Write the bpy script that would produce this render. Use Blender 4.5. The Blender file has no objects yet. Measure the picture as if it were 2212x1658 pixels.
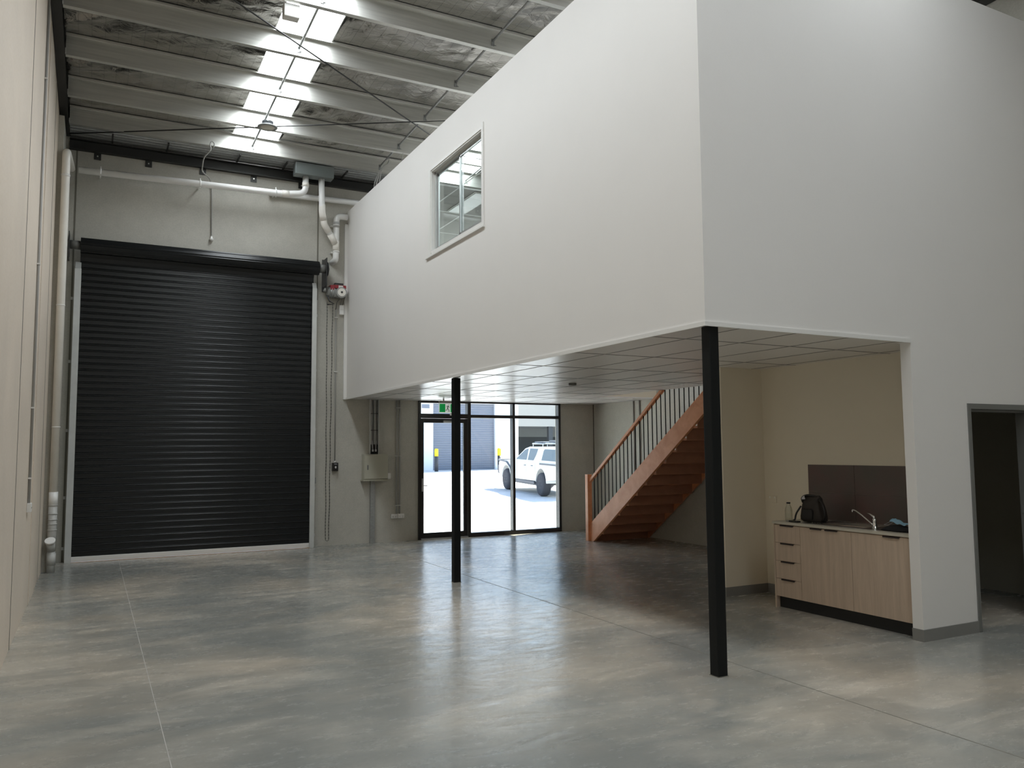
import bpy, bmesh, math, random
from mathutils import Vector, Matrix, noise
random.seed(7)
C = bpy.context.scene.collection
sc = bpy.context.scene

# ------------------------------------------------------------------ camera
cam = bpy.data.cameras.new('camera'); camo = bpy.data.objects.new('camera', cam); C.objects.link(camo)
FPX, YAW, PITCH, ROLL = 1739.57, 0.481021, 0.080601, -0.006987
cam.sensor_fit = 'HORIZONTAL'; cam.sensor_width = 36.0; cam.lens = FPX * 36.0 / 2212.0
cam.clip_start = 0.05; cam.clip_end = 400
F = Vector((math.sin(YAW) * math.cos(PITCH), math.cos(YAW) * math.cos(PITCH), math.sin(PITCH)))
R = Vector((math.cos(YAW), -math.sin(YAW), 0)); U = R.cross(F)
c_, s_ = math.cos(ROLL), math.sin(ROLL)
R2 = c_ * R + s_ * U; U2 = -s_ * R + c_ * U
camo.matrix_world = Matrix(((R2.x, U2.x, -F.x, 0), (R2.y, U2.y, -F.y, 0), (R2.z, U2.z, -F.z, 1.65), (0, 0, 0, 1)))
sc.camera = camo

# ------------------------------------------------------------------ world, sun, exposure
w = bpy.data.worlds.new('world'); sc.world = w; w.use_nodes = True
nt = w.node_tree; nt.nodes.clear()
wo = nt.nodes.new('ShaderNodeOutputWorld'); bg = nt.nodes.new('ShaderNodeBackground'); sky = nt.nodes.new('ShaderNodeTexSky')
sky.sky_type = 'NISHITA'; sky.sun_disc = False; sky.sun_elevation = math.radians(48); sky.sun_rotation = math.radians(70)
bg.inputs['Strength'].default_value = 0.6
nt.links.new(sky.outputs[0], bg.inputs[0]); nt.links.new(bg.outputs[0], wo.inputs[0])
sl = bpy.data.lights.new('sun', 'SUN'); so = bpy.data.objects.new('sun', sl); C.objects.link(so)
sl.energy = 22.0; sl.angle = math.radians(0.6); sl.color = (1, 0.95, 0.88)
so.rotation_euler = Vector((-1.3, -0.5, -1.6)).to_track_quat('-Z', 'Y').to_euler(); so.location = (30, 30, 30)
SKYLIGHT = 15.0
sc.view_settings.view_transform = 'Standard'; sc.view_settings.look = 'None'
sc.view_settings.exposure = 0.0; sc.view_settings.gamma = 1.0; sc.view_settings.use_curve_mapping = False
sc.cycles.max_bounces = 10; sc.cycles.diffuse_bounces = 6; sc.cycles.glossy_bounces = 4; sc.cycles.transparent_max_bounces = 8
sc.cycles.sample_clamp_indirect = 12.0; sc.cycles.caustics_reflective = False; sc.cycles.caustics_refractive = False
sc.cycles.use_denoising = True

# ------------------------------------------------------------------ materials
MATS = {}
def mat(name, col, rough=0.6, metal=0.0, bump=0.0, bscale=60, var=0.0, vscale=3.0, vcol=None, stretch=(1, 1, 1), spec=0.5, rvar=0.0, emit=None, alpha=None, coat=0):
    if name in MATS: return MATS[name]
    m = bpy.data.materials.new(name); m.use_nodes = True; MATS[name] = m
    n = m.node_tree.nodes; l = m.node_tree.links; b = n['Principled BSDF']
    b.inputs['Base Color'].default_value = (*col, 1); b.inputs['Roughness'].default_value = rough; b.inputs['Metallic'].default_value = metal
    b.inputs['Specular IOR Level'].default_value = spec
    if coat: b.inputs['Coat Weight'].default_value = coat
    if emit: b.inputs['Emission Color'].default_value = (*col, 1); b.inputs['Emission Strength'].default_value = emit
    if var or bump or rvar:
        g = n.new('ShaderNodeNewGeometry'); mp = n.new('ShaderNodeMapping'); mp.inputs['Scale'].default_value = stretch
        l.new(g.outputs['Position'], mp.inputs['Vector'])
        if var or rvar:
            t = n.new('ShaderNodeTexNoise'); t.inputs['Scale'].default_value = vscale; t.inputs['Detail'].default_value = 6; t.inputs['Roughness'].default_value = 0.6
            l.new(mp.outputs[0], t.inputs['Vector'])
            r = n.new('ShaderNodeValToRGB'); r.color_ramp.elements[0].position = 0.3; r.color_ramp.elements[1].position = 0.7
            vc = vcol or tuple(c * (1 - var) for c in col)
            r.color_ramp.elements[0].color = (*vc, 1); r.color_ramp.elements[1].color = (*col, 1)
            l.new(t.outputs[0], r.inputs[0])
            if var: l.new(r.outputs[0], b.inputs['Base Color'])
            if rvar:
                mr = n.new('ShaderNodeMapRange'); mr.inputs['From Min'].default_value = 0.3; mr.inputs['From Max'].default_value = 0.7
                mr.inputs['To Min'].default_value = rough - rvar; mr.inputs['To Max'].default_value = rough + rvar
                l.new(t.outputs[0], mr.inputs[0]); l.new(mr.outputs[0], b.inputs['Roughness'])
        if bump:
            t2 = n.new('ShaderNodeTexNoise'); t2.inputs['Scale'].default_value = bscale; t2.inputs['Detail'].default_value = 4
            l.new(mp.outputs[0], t2.inputs['Vector'])
            bp = n.new('ShaderNodeBump'); bp.inputs['Strength'].default_value = bump; bp.inputs['Distance'].default_value = 0.01
            l.new(t2.outputs[0], bp.inputs['Height']); l.new(bp.outputs[0], b.inputs['Normal'])
    return m

def concrete(name, light, dark, rough, patch, streak=None, bump=0.15, stains=None, mott=0.4):
    """cast concrete: big clouds, finer mottling, small pits"""
    m = bpy.data.materials.new(name); m.use_nodes = True; MATS[name] = m
    n = m.node_tree.nodes; l = m.node_tree.links; b = n['Principled BSDF']
    g = n.new('ShaderNodeNewGeometry')
    def nz(scale, detail, st=(1, 1, 1), rot=0, dist=0.0, rgh=0.55):
        mp = n.new('ShaderNodeMapping'); mp.inputs['Scale'].default_value = st; mp.inputs['Rotation'].default_value = (0, 0, rot)
        l.new(g.outputs['Position'], mp.inputs['Vector'])
        t = n.new('ShaderNodeTexNoise'); t.inputs['Scale'].default_value = scale; t.inputs['Detail'].default_value = detail; t.inputs['Distortion'].default_value = dist; t.inputs['Roughness'].default_value = rgh
        l.new(mp.outputs[0], t.inputs['Vector']); return t.outputs[0]
    def ramp(v, a, bb, c0=(0, 0, 0, 1), c1=(1, 1, 1, 1)):
        r = n.new('ShaderNodeValToRGB'); r.color_ramp.elements[0].position = a; r.color_ramp.elements[1].position = bb
        r.color_ramp.elements[0].color = c0; r.color_ramp.elements[1].color = c1; l.new(v, r.inputs[0]); return r.outputs[0]
    def mix(f, a, bb, bt='MIX'):
        x = n.new('ShaderNodeMix'); x.data_type = 'RGBA'; x.blend_type = bt
        if isinstance(f, float): x.inputs[0].default_value = f
        else: l.new(f, x.inputs[0])
        for s, v in ((6, a), (7, bb)):
            if isinstance(v, tuple): x.inputs[s].default_value = v
            else: l.new(v, x.inputs[s])
        return x.outputs[2]
    big = ramp(nz(patch, 6, dist=0.4), 0.38, 0.66)
    col = mix(big, (*dark, 1), (*light, 1))
    med = nz(6.0, 8, st=(1, 1, 1) if not streak else streak, rot=0.25, rgh=0.7)
    col = mix(mott, col, ramp(med, 0.25, 0.75, (0.35, 0.35, 0.35, 1), (0.65, 0.65, 0.65, 1)), 'OVERLAY')
    fine = nz(45, 5)
    col = mix(0.3, col, ramp(fine, 0.3, 0.7, (0.4, 0.4, 0.4, 1), (0.6, 0.6, 0.6, 1)), 'OVERLAY')
    if streak:
        dk = ramp(nz(1.15, 9, st=(0.55, 1.5, 1), rot=-0.3, dist=1.1, rgh=0.62), 0.42, 0.62)
        col = mix(dk, mix(0.85, col, (*dark, 1)), col)
        dk2 = ramp(nz(3.0, 8, st=(0.35, 2.0, 1), rot=-0.3, dist=0.8, rgh=0.6), 0.36, 0.52)
        col = mix(dk2, mix(0.28, col, (*dark, 1)), col)
        stv = ramp(nz(1.7, 12, st=(0.45, 1.6, 1), rot=-0.3, dist=2.2, rgh=0.72), 0.76, 0.90)
        col = mix(stv, col, mix(0.10, col, (min(1, light[0] * 1.5), min(1, light[1] * 1.5), min(1, light[2] * 1.5), 1)))
        tan = ramp(nz(0.42, 6, dist=0.5), 0.46, 0.64)
        col = mix(tan, col, mix(0.42, col, (light[0] * 1.08, light[1] * 0.97, light[2] * 0.86, 1)))
    if stains:
        stn = ramp(nz(0.55, 5, dist=0.3), 0.55, 0.75)
        col = mix(mix(0.5, (0, 0, 0, 1), stn), col, (*stains, 1))
    l.new(col, b.inputs['Base Color'])
    mr = n.new('ShaderNodeMapRange'); mr.inputs['From Min'].default_value = 0.3; mr.inputs['From Max'].default_value = 0.7
    mr.inputs['To Min'].default_value = rough[0]; mr.inputs['To Max'].default_value = rough[1]
    l.new(med, mr.inputs[0]); l.new(mr.outputs[0], b.inputs['Roughness'])
    bp = n.new('ShaderNodeBump'); bp.inputs['Strength'].default_value = bump; bp.inputs['Distance'].default_value = 0.004
    l.new(nz(9, 8, st=streak or (1, 1, 1), rot=0.25), bp.inputs['Height']); l.new(bp.outputs[0], b.inputs['Normal'])
    if streak:
        b2 = n.new('ShaderNodeBump'); b2.inputs['Strength'].default_value = 0.22; b2.inputs['Distance'].default_value = 0.03
        l.new(nz(2.4, 5, st=(0.8, 1.3, 1), dist=1.0, rgh=0.5), b2.inputs['Height']); l.new(b2.outputs[0], bp.inputs['Normal'])
    return m

def wood(name, c1, c2, axis='Z', scale=9, rough=0.5):
    m = bpy.data.materials.new(name); m.use_nodes = True; MATS[name] = m
    n = m.node_tree.nodes; l = m.node_tree.links; b = n['Principled BSDF']
    g = n.new('ShaderNodeNewGeometry'); mp = n.new('ShaderNodeMapping')
    st = {'Z': (1, 1, 0.08), 'Y': (1, 0.08, 1), 'S': (1, 1, 1)}[axis]; mp.inputs['Scale'].default_value = st
    if axis == 'S': mp.inputs['Rotation'].default_value = (0, 0, 0)
    l.new(g.outputs['Position'], mp.inputs['Vector'])
    t = n.new('ShaderNodeTexNoise'); t.inputs['Scale'].default_value = scale; t.inputs['Detail'].default_value = 7; t.inputs['Distortion'].default_value = 0.6; t.inputs['Roughness'].default_value = 0.65
    l.new(mp.outputs[0], t.inputs['Vector'])
    r = n.new('ShaderNodeValToRGB'); r.color_ramp.elements[0].position = 0.3; r.color_ramp.elements[1].position = 0.7
    r.color_ramp.elements[0].color = (*c2, 1); r.color_ramp.elements[1].color = (*c1, 1)
    l.new(t.outputs[0], r.inputs[0]); l.new(r.outputs[0], b.inputs['Base Color']); b.inputs['Roughness'].default_value = rough
    return m

def glass(name, tint=(0.93, 0.97, 0.96), refl=0.06):
    m = bpy.data.materials.new(name); m.use_nodes = True; MATS[name] = m
    n = m.node_tree.nodes; l = m.node_tree.links; n.clear()
    o = n.new('ShaderNodeOutputMaterial'); t = n.new('ShaderNodeBsdfTransparent'); gl = n.new('ShaderNodeBsdfGlossy'); mx = n.new('ShaderNodeMixShader')
    t.inputs[0].default_value = (*tint, 1); gl.inputs['Roughness'].default_value = 0.0
    fr = n.new('ShaderNodeLayerWeight'); fr.inputs['Blend'].default_value = 0.15
    mth = n.new('ShaderNodeMath'); mth.operation = 'MULTIPLY_ADD'; mth.inputs[1].default_value = 0.22; mth.inputs[2].default_value = refl * 0.5
    l.new(fr.outputs['Fresnel'], mth.inputs[0]); l.new(mth.outputs[0], mx.inputs[0]); l.new(t.outputs[0], mx.inputs[1]); l.new(gl.outputs[0], mx.inputs[2]); l.new(mx.outputs[0], o.inputs[0])
    return m

def emission(name, col, s):
    m = bpy.data.materials.new(name); m.use_nodes = True; MATS[name] = m
    n = m.node_tree.nodes; l = m.node_tree.links; n.clear()
    o = n.new('ShaderNodeOutputMaterial'); e = n.new('ShaderNodeEmission'); e.inputs[0].default_value = (*col, 1); e.inputs[1].default_value = s
    l.new(e.outputs[0], o.inputs[0]); return m

def foil_mat():
    m = bpy.data.materials.new('foil'); m.use_nodes = True; MATS['foil'] = m
    n = m.node_tree.nodes; l = m.node_tree.links; b = n['Principled BSDF']
    b.inputs['Metallic'].default_value = 0.95; b.inputs['Roughness'].default_value = 0.16
    g = n.new('ShaderNodeNewGeometry')
    br = n.new('ShaderNodeTexBrick'); br.offset = 0; br.inputs['Scale'].default_value = 1.0
    br.inputs['Mortar Size'].default_value = 0.0025; br.inputs['Mortar Smooth'].default_value = 0.2
    br.inputs['Brick Width'].default_value = 0.15; br.inputs['Row Height'].default_value = 0.3
    br.inputs['Color1'].default_value = (0.36, 0.345, 0.315, 1); br.inputs['Color2'].default_value = (0.32, 0.305, 0.28, 1); br.inputs['Mortar'].default_value = (0.16, 0.15, 0.14, 1)
    l.new(g.outputs['Position'], br.inputs['Vector'])
    l.new(br.outputs['Color'], b.inputs['Base Color'])
    t = n.new('ShaderNodeTexNoise'); t.inputs['Scale'].default_value = 5; t.inputs['Detail'].default_value = 7; t.inputs['Distortion'].default_value = 1.8
    l.new(g.outputs['Position'], t.inputs['Vector'])
    bp = n.new('ShaderNodeBump'); bp.inputs['Strength'].default_value = 0.5; bp.inputs['Distance'].default_value = 0.03
    l.new(t.outputs[0], bp.inputs['Height']); l.new(bp.outputs[0], b.inputs['Normal'])
    return m

M = MATS
concrete('floor_concrete', (0.62, 0.565, 0.48), (0.235, 0.24, 0.222), (0.13, 0.34), 0.45, streak=(0.7, 1.7, 1), bump=0.16, mott=0.28, stains=(0.45, 0.40, 0.32))
concrete('wall_concrete', (0.50, 0.485, 0.43), (0.45, 0.435, 0.385), (0.75, 0.95), 0.8, bump=0.25, mott=0.25)
concrete('left_concrete', (0.70, 0.605, 0.50), (0.62, 0.54, 0.45), (0.6, 0.85), 0.5, bump=0.15, mott=0.2)
concrete('yard_concrete', (0.66, 0.64, 0.62), (0.58, 0.57, 0.56), (0.8, 0.95), 0.4, bump=0.2)
mat('plaster', (0.80, 0.78, 0.75), 0.62, bump=0.05, bscale=120, var=0.02, vscale=1.5)
mat('plaster_cream', (0.78, 0.71, 0.58), 0.7, bump=0.05, bscale=120, var=0.02)
mat('trim_white', (0.78, 0.77, 0.74), 0.45)
mat('tile_white', (0.84, 0.82, 0.80), 0.25, bump=0.05, bscale=200, var=0.03, vscale=30)
mat('grid_dark', (0.22, 0.21, 0.20), 0.6)
mat('grid_white', (0.92, 0.92, 0.90), 0.5)
mat('skirting', (0.23, 0.225, 0.21), 0.5, var=0.06, vscale=8)
mat('door_frame_grey', (0.16, 0.16, 0.15), 0.45)
mat('black_steel', (0.005, 0.006, 0.006), 0.5, spec=0.25, bump=0.03, bscale=80)
mat('black_rafter', (0.020, 0.020, 0.019), 0.5)
mat('galv', (0.78, 0.775, 0.73), 0.38, metal=0.72, var=0.2, vscale=5, stretch=(0.25, 6, 6))
mat('galv_dull', (0.40, 0.41, 0.40), 0.5, metal=0.5, var=0.25, vscale=25)
mat('galv_white', (0.62, 0.63, 0.61), 0.45, metal=0.2, var=0.1, vscale=6)
mat('shutter_black', (0.006, 0.007, 0.0075), 0.28, spec=0.36)
mat('pvc', (0.86, 0.855, 0.83), 0.3, var=0.05, vscale=8)
mat('pvc_cream', (0.88, 0.85, 0.78), 0.35, var=0.05, vscale=12)
mat('pvc_dirty', (0.56, 0.56, 0.535), 0.45, var=0.2, vscale=20)
mat('conduit_grey', (0.36, 0.355, 0.335), 0.5)
mat('switch_white', (0.74, 0.73, 0.70), 0.4)
mat('board_cream', (0.42, 0.41, 0.335), 0.4)
mat('sealant', (0.17, 0.16, 0.13), 0.8)
mat('frame_black', (0.016, 0.014, 0.013), 0.35, spec=0.5)
mat('alu', (0.55, 0.56, 0.56), 0.35, metal=0.8)
mat('chrome', (0.75, 0.75, 0.75), 0.12, metal=1.0)
mat('steel_sink', (0.50, 0.49, 0.47), 0.25, metal=1.0, var=0.08, vscale=20)
mat('red', (0.28, 0.02, 0.03), 0.4)
mat('dark_metal', (0.06, 0.06, 0.06), 0.4, metal=0.6)
mat('chain', (0.13, 0.13, 0.12), 0.4, metal=0.8)
mat('cable', (0.16, 0.155, 0.145), 0.5)
mat('cable_pale', (0.45, 0.44, 0.42), 0.5)
mat('benchtop', (0.55, 0.51, 0.42), 0.3, var=0.06, vscale=30)
mat('handle_dark', (0.035, 0.022, 0.018), 0.35)
mat('kick_black', (0.006, 0.006, 0.006), 0.5)
mat('bag_fabric', (0.040, 0.031, 0.024), 0.75, bump=0.3, bscale=250, var=0.3, vscale=20)
mat('bag_trim', (0.012, 0.010, 0.009), 0.5)
mat('cloth_black', (0.010, 0.010, 0.011), 0.9, bump=0.3, bscale=200)
mat('mask_blue', (0.32, 0.56, 0.72), 0.8, bump=0.1, bscale=300)
mat('tag_white', (0.5, 0.5, 0.52), 0.6)
mat('sign_green', (0.0, 0.34, 0.07), 0.4, emit=0.35)
mat('sign_white', (0.85, 0.9, 0.85), 0.4, emit=0.35)
mat('sign_dark', (0.02, 0.05, 0.03), 0.5)
mat('sign_housing', (0.40, 0.36, 0.35), 0.5)
mat('lens', (0.62, 0.58, 0.50), 0.3)
mat('lamp_body', (0.05, 0.055, 0.06), 0.5, metal=0.3)
mat('opp_wall', (0.72, 0.72, 0.74), 0.8, bump=0.1, bscale=30)
mat('opp_shutter', (0.185, 0.20, 0.25), 0.5)
mat('opp_beige', (0.34, 0.33, 0.31), 0.8)
mat('opp_grey', (0.20, 0.21, 0.21), 0.8)
mat('opp_dark', (0.05, 0.055, 0.06), 0.8)
mat('bollard_yellow', (0.75, 0.62, 0.02), 0.5)
mat('bollard_black', (0.05, 0.05, 0.055), 0.5)
mat('line_paint', (0.95, 0.95, 0.95), 0.6)
mat('car_white', (0.80, 0.80, 0.78), 0.25, coat=0.5)
mat('car_glass', (0.05, 0.09, 0.12), 0.08, spec=0.8)
mat('car_trim', (0.10, 0.105, 0.12), 0.5)
mat('tyre', (0.045, 0.045, 0.055), 0.85, bump=0.8, bscale=40)
mat('rim', (0.28, 0.28, 0.30), 0.4, metal=0.6)
mat('carpet', (0.6, 0.58, 0.55), 0.8)
glass('clear_glass'); glass('bottle_glass', (0.86, 0.87, 0.82), 0.25)
foil_mat()
emission('skylight', (0.90, 0.96, 1.0), SKYLIGHT)
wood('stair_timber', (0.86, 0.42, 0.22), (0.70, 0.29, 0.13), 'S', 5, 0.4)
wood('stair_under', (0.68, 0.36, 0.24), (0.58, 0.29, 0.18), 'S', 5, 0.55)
wood('riser_timber_shaded', (0.44, 0.21, 0.13), (0.36, 0.165, 0.10), 'S', 5, 0.55)  # darker than the treads: step shading put into the riser colour
wood('laminate', (0.60, 0.47, 0.355), (0.47, 0.365, 0.275), 'Z', 24, 0.5)

# splashback: large brown tiles with pale grout
def tile_mat():
    m = bpy.data.materials.new('splash_tile'); m.use_nodes = True; M['splash_tile'] = m
    n = m.node_tree.nodes; l = m.node_tree.links; b = n['Principled BSDF']; b.inputs['Roughness'].default_value = 0.35
    g = n.new('ShaderNodeNewGeometry'); t = n.new('ShaderNodeTexNoise'); t.inputs['Scale'].default_value = 3.5; t.inputs['Detail'].default_value = 5
    l.new(g.outputs['Position'], t.inputs['Vector'])
    r = n.new('ShaderNodeValToRGB'); r.color_ramp.elements[0].position = 0.35; r.color_ramp.elements[1].position = 0.65
    r.color_ramp.elements[0].color = (0.135, 0.083, 0.076, 1); r.color_ramp.elements[1].color = (0.105, 0.090, 0.078, 1)
    l.new(t.outputs[0], r.inputs[0]); l.new(r.outputs[0], b.inputs['Base Color'])
tile_mat()
mat('grout', (0.30, 0.25, 0.23), 0.7)

# ------------------------------------------------------------------ mesh builder
class MB:
    def __init__(s): s.bm = bmesh.new()
    def box(s, x0, x1, y0, y1, z0, z1, mx=None):
        vs = [s.bm.verts.new(v) for v in ((x0, y0, z0), (x1, y0, z0), (x1, y1, z0), (x0, y1, z0), (x0, y0, z1), (x1, y0, z1), (x1, y1, z1), (x0, y1, z1))]
        for f in ((3, 2, 1, 0), (4, 5, 6, 7), (0, 1, 5, 4), (1, 2, 6, 5), (2, 3, 7, 6), (3, 0, 4, 7)): s.bm.faces.new([vs[i] for i in f])
        if mx is not None:
            for v in vs: v.co = mx @ v.co
        return s
    def prism(s, pts, axis, a, b, smooth=False):
        """pts 2D polygon, axis X:(y,z) Y:(x,z) Z:(x,y)"""
        def P(p, t):
            return {'X': (t, p[0], p[1]), 'Y': (p[0], t, p[1]), 'Z': (p[0], p[1], t)}[axis]
        A = [s.bm.verts.new(P(p, a)) for p in pts]; B = [s.bm.verts.new(P(p, b)) for p in pts]
        s.bm.faces.new(A); s.bm.faces.new(list(reversed(B)))
        n = len(pts)
        for i in range(n):
            f = s.bm.faces.new((A[i], B[i], B[(i + 1) % n], A[(i + 1) % n])); f.smooth = smooth
        return s
    def strip(s, pts, axis, a, b, smooth=False):
        """open profile extruded to a sheet"""
        def P(p, t): return {'X': (t, p[0], p[1]), 'Y': (p[0], t, p[1]), 'Z': (p[0], p[1], t)}[axis]
        A = [s.bm.verts.new(P(p, a)) for p in pts]; B = [s.bm.verts.new(P(p, b)) for p in pts]
        for i in range(len(pts) - 1):
            f = s.bm.faces.new((A[i], B[i], B[i + 1], A[i + 1])); f.smooth = smooth
        return s
    def tube(s, pts, r, seg=12, fil=0.0, caps=True, nf=6):
        pts = [Vector(p) for p in pts]
        if fil and len(pts) > 2:
            q = [pts[0]]
            for i in range(1, len(pts) - 1):
                a, b, c = pts[i - 1], pts[i], pts[i + 1]
                d1 = (a - b); d2 = (c - b); k = min(fil, d1.length * 0.49, d2.length * 0.49)
                p1 = b + d1.normalized() * k; p2 = b + d2.normalized() * k
                for j in range(nf + 1):
                    t = j / nf; q.append((1 - t) ** 2 * p1 + 2 * t * (1 - t) * b + t * t * p2)
            q.append(pts[-1]); pts = q
        rings = []; T = None; N = None
        for i, p in enumerate(pts):
            if i == 0: t = pts[1] - pts[0]
            elif i == len(pts) - 1: t = pts[-1] - pts[-2]
            else: t = (pts[i + 1] - p).normalized() + (p - pts[i - 1]).normalized()
            if t.length < 1e-9: t = T
            t = t.normalized()
            if N is None:
                N = t.orthogonal().normalized()
            else:
                N = (N - t * N.dot(t)).normalized()
            T = t; B = t.cross(N)
            rr = r[i] if isinstance(r, (list, tuple)) else r
            rings.append([s.bm.verts.new(p + (N * math.cos(2 * math.pi * k / seg) + B * math.sin(2 * math.pi * k / seg)) * rr) for k in range(seg)])
        for a, b in zip(rings[:-1], rings[1:]):
            for k in range(seg):
                f = s.bm.faces.new((a[k], a[(k + 1) % seg], b[(k + 1) % seg], b[k])); f.smooth = True
        if caps:
            s.bm.faces.new(list(reversed(rings[0]))); s.bm.faces.new(rings[-1])
        return s
    def cyl(s, p0, p1, r, seg=16, r2=None):
        return s.tube([p0, p1], [r, r if r2 is None else r2], seg)
    def lathe(s, prof, c=(0, 0, 0), seg=24, mx=None):
        c = Vector(c); rings = []
        for r, z in prof:
            ring = []
            for k in range(seg):
                a = 2 * math.pi * k / seg; v = Vector((r * math.cos(a), r * math.sin(a), z))
                if mx is not None: v = mx @ v
                ring.append(s.bm.verts.new(c + v))
            rings.append(ring)
        for a, b in zip(rings[:-1], rings[1:]):
            for k in range(seg):
                f = s.bm.faces.new((a[k], a[(k + 1) % seg], b[(k + 1) % seg], b[k])); f.smooth = True
        if prof[0][0] > 1e-4: s.bm.faces.new(list(reversed(rings[0])))
        if prof[-1][0] > 1e-4: s.bm.faces.new(rings[-1])
        return s
    def quad(s, *v):
        s.bm.faces.new([s.bm.verts.new(p) for p in v]); return s

ROOTS = {}
def root_of(o):
    while o.parent: o = o.parent
    return o
def obj(name, mb, m, parent=None, bevel=0.0, base=True, local=False, smooth=False):
    bm = mb.bm
    bmesh.ops.remove_doubles(bm, verts=bm.verts, dist=1e-6)
    bmesh.ops.recalc_face_normals(bm, faces=bm.faces)
    me = bpy.data.meshes.new(name)
    if parent is not None:
        o = bpy.data.objects.new(name, me); o.parent = parent
        if not local:
            off = root_of(parent)['_o'] if '_o' in root_of(parent) else (0, 0, 0)
            for v in bm.verts: v.co -= Vector(off)
    else:
        xs = [v.co for v in bm.verts]
        off = Vector((sum((min(v.x for v in xs), max(v.x for v in xs))) / 2, sum((min(v.y for v in xs), max(v.y for v in xs))) / 2, min(v.z for v in xs)))
        if not base: off = Vector((0, 0, 0))
        for v in bm.verts: v.co -= off
        o = bpy.data.objects.new(name, me); o.location = off; o['_o'] = tuple(off)
    bm.to_mesh(me); bm.free()
    me.materials.append(M[m] if isinstance(m, str) else m)
    C.objects.link(o)
    if bevel:
        b = o.modifiers.new('bevel', 'BEVEL'); b.width = bevel; b.segments = 2; b.limit_method = 'ANGLE'; b.angle_limit = math.radians(40)
    return o
def thing(name, label, cat, loc=(0, 0, 0), group=None, rotz=0):
    o = bpy.data.objects.new(name, None); C.objects.link(o); o.location = loc; o.rotation_euler = (0, 0, rotz); o['_o'] = tuple(loc)
    o.empty_display_size = 0.1
    return tag(o, label, cat, group)
def tag(o, label, cat, group=None):
    o['label'] = label; o['category'] = cat
    if group: o['group'] = group
    return o
def struct(name, mb, m, **k):
    o = obj(name, mb, m, **k); o['kind'] = 'structure'; return o
def box(*a): return MB().box(*a)
def copy_tree(o, parent=None):
    c = o.copy(); C.objects.link(c)
    if parent is not None: c.parent = parent
    for ch in [k for k in bpy.data.objects if k.parent == o]: copy_tree(ch, c)
    return c

XL, XR, YF, XB, YB, ZC, ZT, YR = -0.56, 9.25, 14.07, 4.0, 4.57, 2.56, 5.96, -5.0
def zr(y): return 6.82 + 0.04 * (YF - y)

# ================================================================== STRUCTURE
fl = struct('floor', box(XL - 0.2, XR + 0.2, YR - 0.2, YF + 0.2, -0.2, 0.0), 'floor_concrete')
# sawn control joints in the slab
def groove(name, x0, x1, y0, y1, m='sealant', z=0.0):
    return obj(name, box(x0, x1, y0, y1, z, z + 0.0012), m, fl)
mat('joint_pale', (0.46, 0.44, 0.41), 0.8)
groove('control_joint', 0.424, 0.429, YR, YF - 0.02, 'joint_pale'); groove('control_joint', 4.425, 4.433, YR, YF - 0.02); groove('control_joint', 5.80, 5.808, 4.6, 7.0, 'joint_pale')

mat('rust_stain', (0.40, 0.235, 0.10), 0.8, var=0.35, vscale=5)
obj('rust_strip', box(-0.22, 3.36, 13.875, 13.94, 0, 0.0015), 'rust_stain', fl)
lw = struct('wall_left', box(XL - 0.2, XL, YR - 0.2, YF + 0.2, 0, 7.3), 'left_concrete')
obj('panel_joint', box(XL, XL + 0.003, 8.08, 8.10, 0, 6.6), 'sealant', lw)
obj('panel_joint', box(XL, XL + 0.003, 12.1, 12.112, 0, 6.6), 'sealant', lw)
obj('precast_band', box(XL, XL + 0.008, 10.35, 11.3, 0, 6.6), 'left_concrete', lw)
struct('trim_1', box(XL, -0.487, 13.0, YF, 0, 6.5), 'wall_concrete')

fw = MB()
for b in ((XL, -0.22, 0, 7.3), (-0.22, 3.36, 4.62, 7.3), (3.36, 5.37, 0, 7.3), (5.37, 8.43, 2.56, 3.75), (5.37, 8.43, 5.2, 7.3), (8.43, XR, 0, 7.3)):
    fw.box(b[0], b[1], YF, YF + 0.18, b[2], b[3])
fwo = struct('wall_far', fw, 'wall_concrete')
for x, z0, z1 in ((-0.337, 0, 6.4), (3.467, 4.3, 6.4)):
    obj('panel_joint', box(x - 0.012, x + 0.012, YF - 0.003, YF, z0, z1), 'sealant', fwo)
obj('panel_joint', box(9.235, XR, YF - 0.015, YF, 0, 2.56), 'sealant', fwo)
struct('wall_right', box(XR, XR + 0.2, YR - 0.2, YF + 0.2, 0, 7.3), 'wall_concrete')
bw = MB(); bw.box(XL - 0.2, XR + 0.2, YR - 0.2, YR, 0, 7.6)
struct('wall_back', bw, 'plaster')

# --- mezzanine box
mw = MB()
mw.box(XB, XB + 0.11, YB, 8.385, ZC + 0.02, ZT); mw.box(XB, XB + 0.11, 10.0, YF, ZC + 0.02, ZT)
mw.box(XB, XB + 0.11, 8.385, 10.0, ZC + 0.02, 4.27); mw.box(XB, XB + 0.11, 8.385, 10.0, 5.435, ZT)
struct('wall_mezzanine', mw, 'plaster')
mr_ = MB(); PX = 6.30
mr_.box(XB + 0.11, 6.30, YB, YB + 0.13, ZC + 0.02, ZT); mr_.box(6.30, 7.06, YB, YB + 0.10, 0, ZC); mr_.box(6.30, 7.06, YB, YB + 0.13, ZC, ZT)
mr_.box(7.06, 8.055, YB, YB + 0.13, 2.02, ZT); mr_.box(8.055, XR, YB, YB + 0.13, 0, ZT)
struct('wall_front', mr_, 'plaster')
tr = MB()
tr.box(XB - 0.012, XB, YB - 0.012, YF, ZC - 0.012, ZC + 0.022); tr.box(XB, 6.30, YB - 0.012, YB, ZC - 0.012, ZC + 0.022)
struct('trim_2', tr, 'trim_white')
struct('trim_3', box(XB - 0.055, XB, YF - 0.04, YF, ZC - 0.01, 5.72), 'trim_white')
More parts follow.
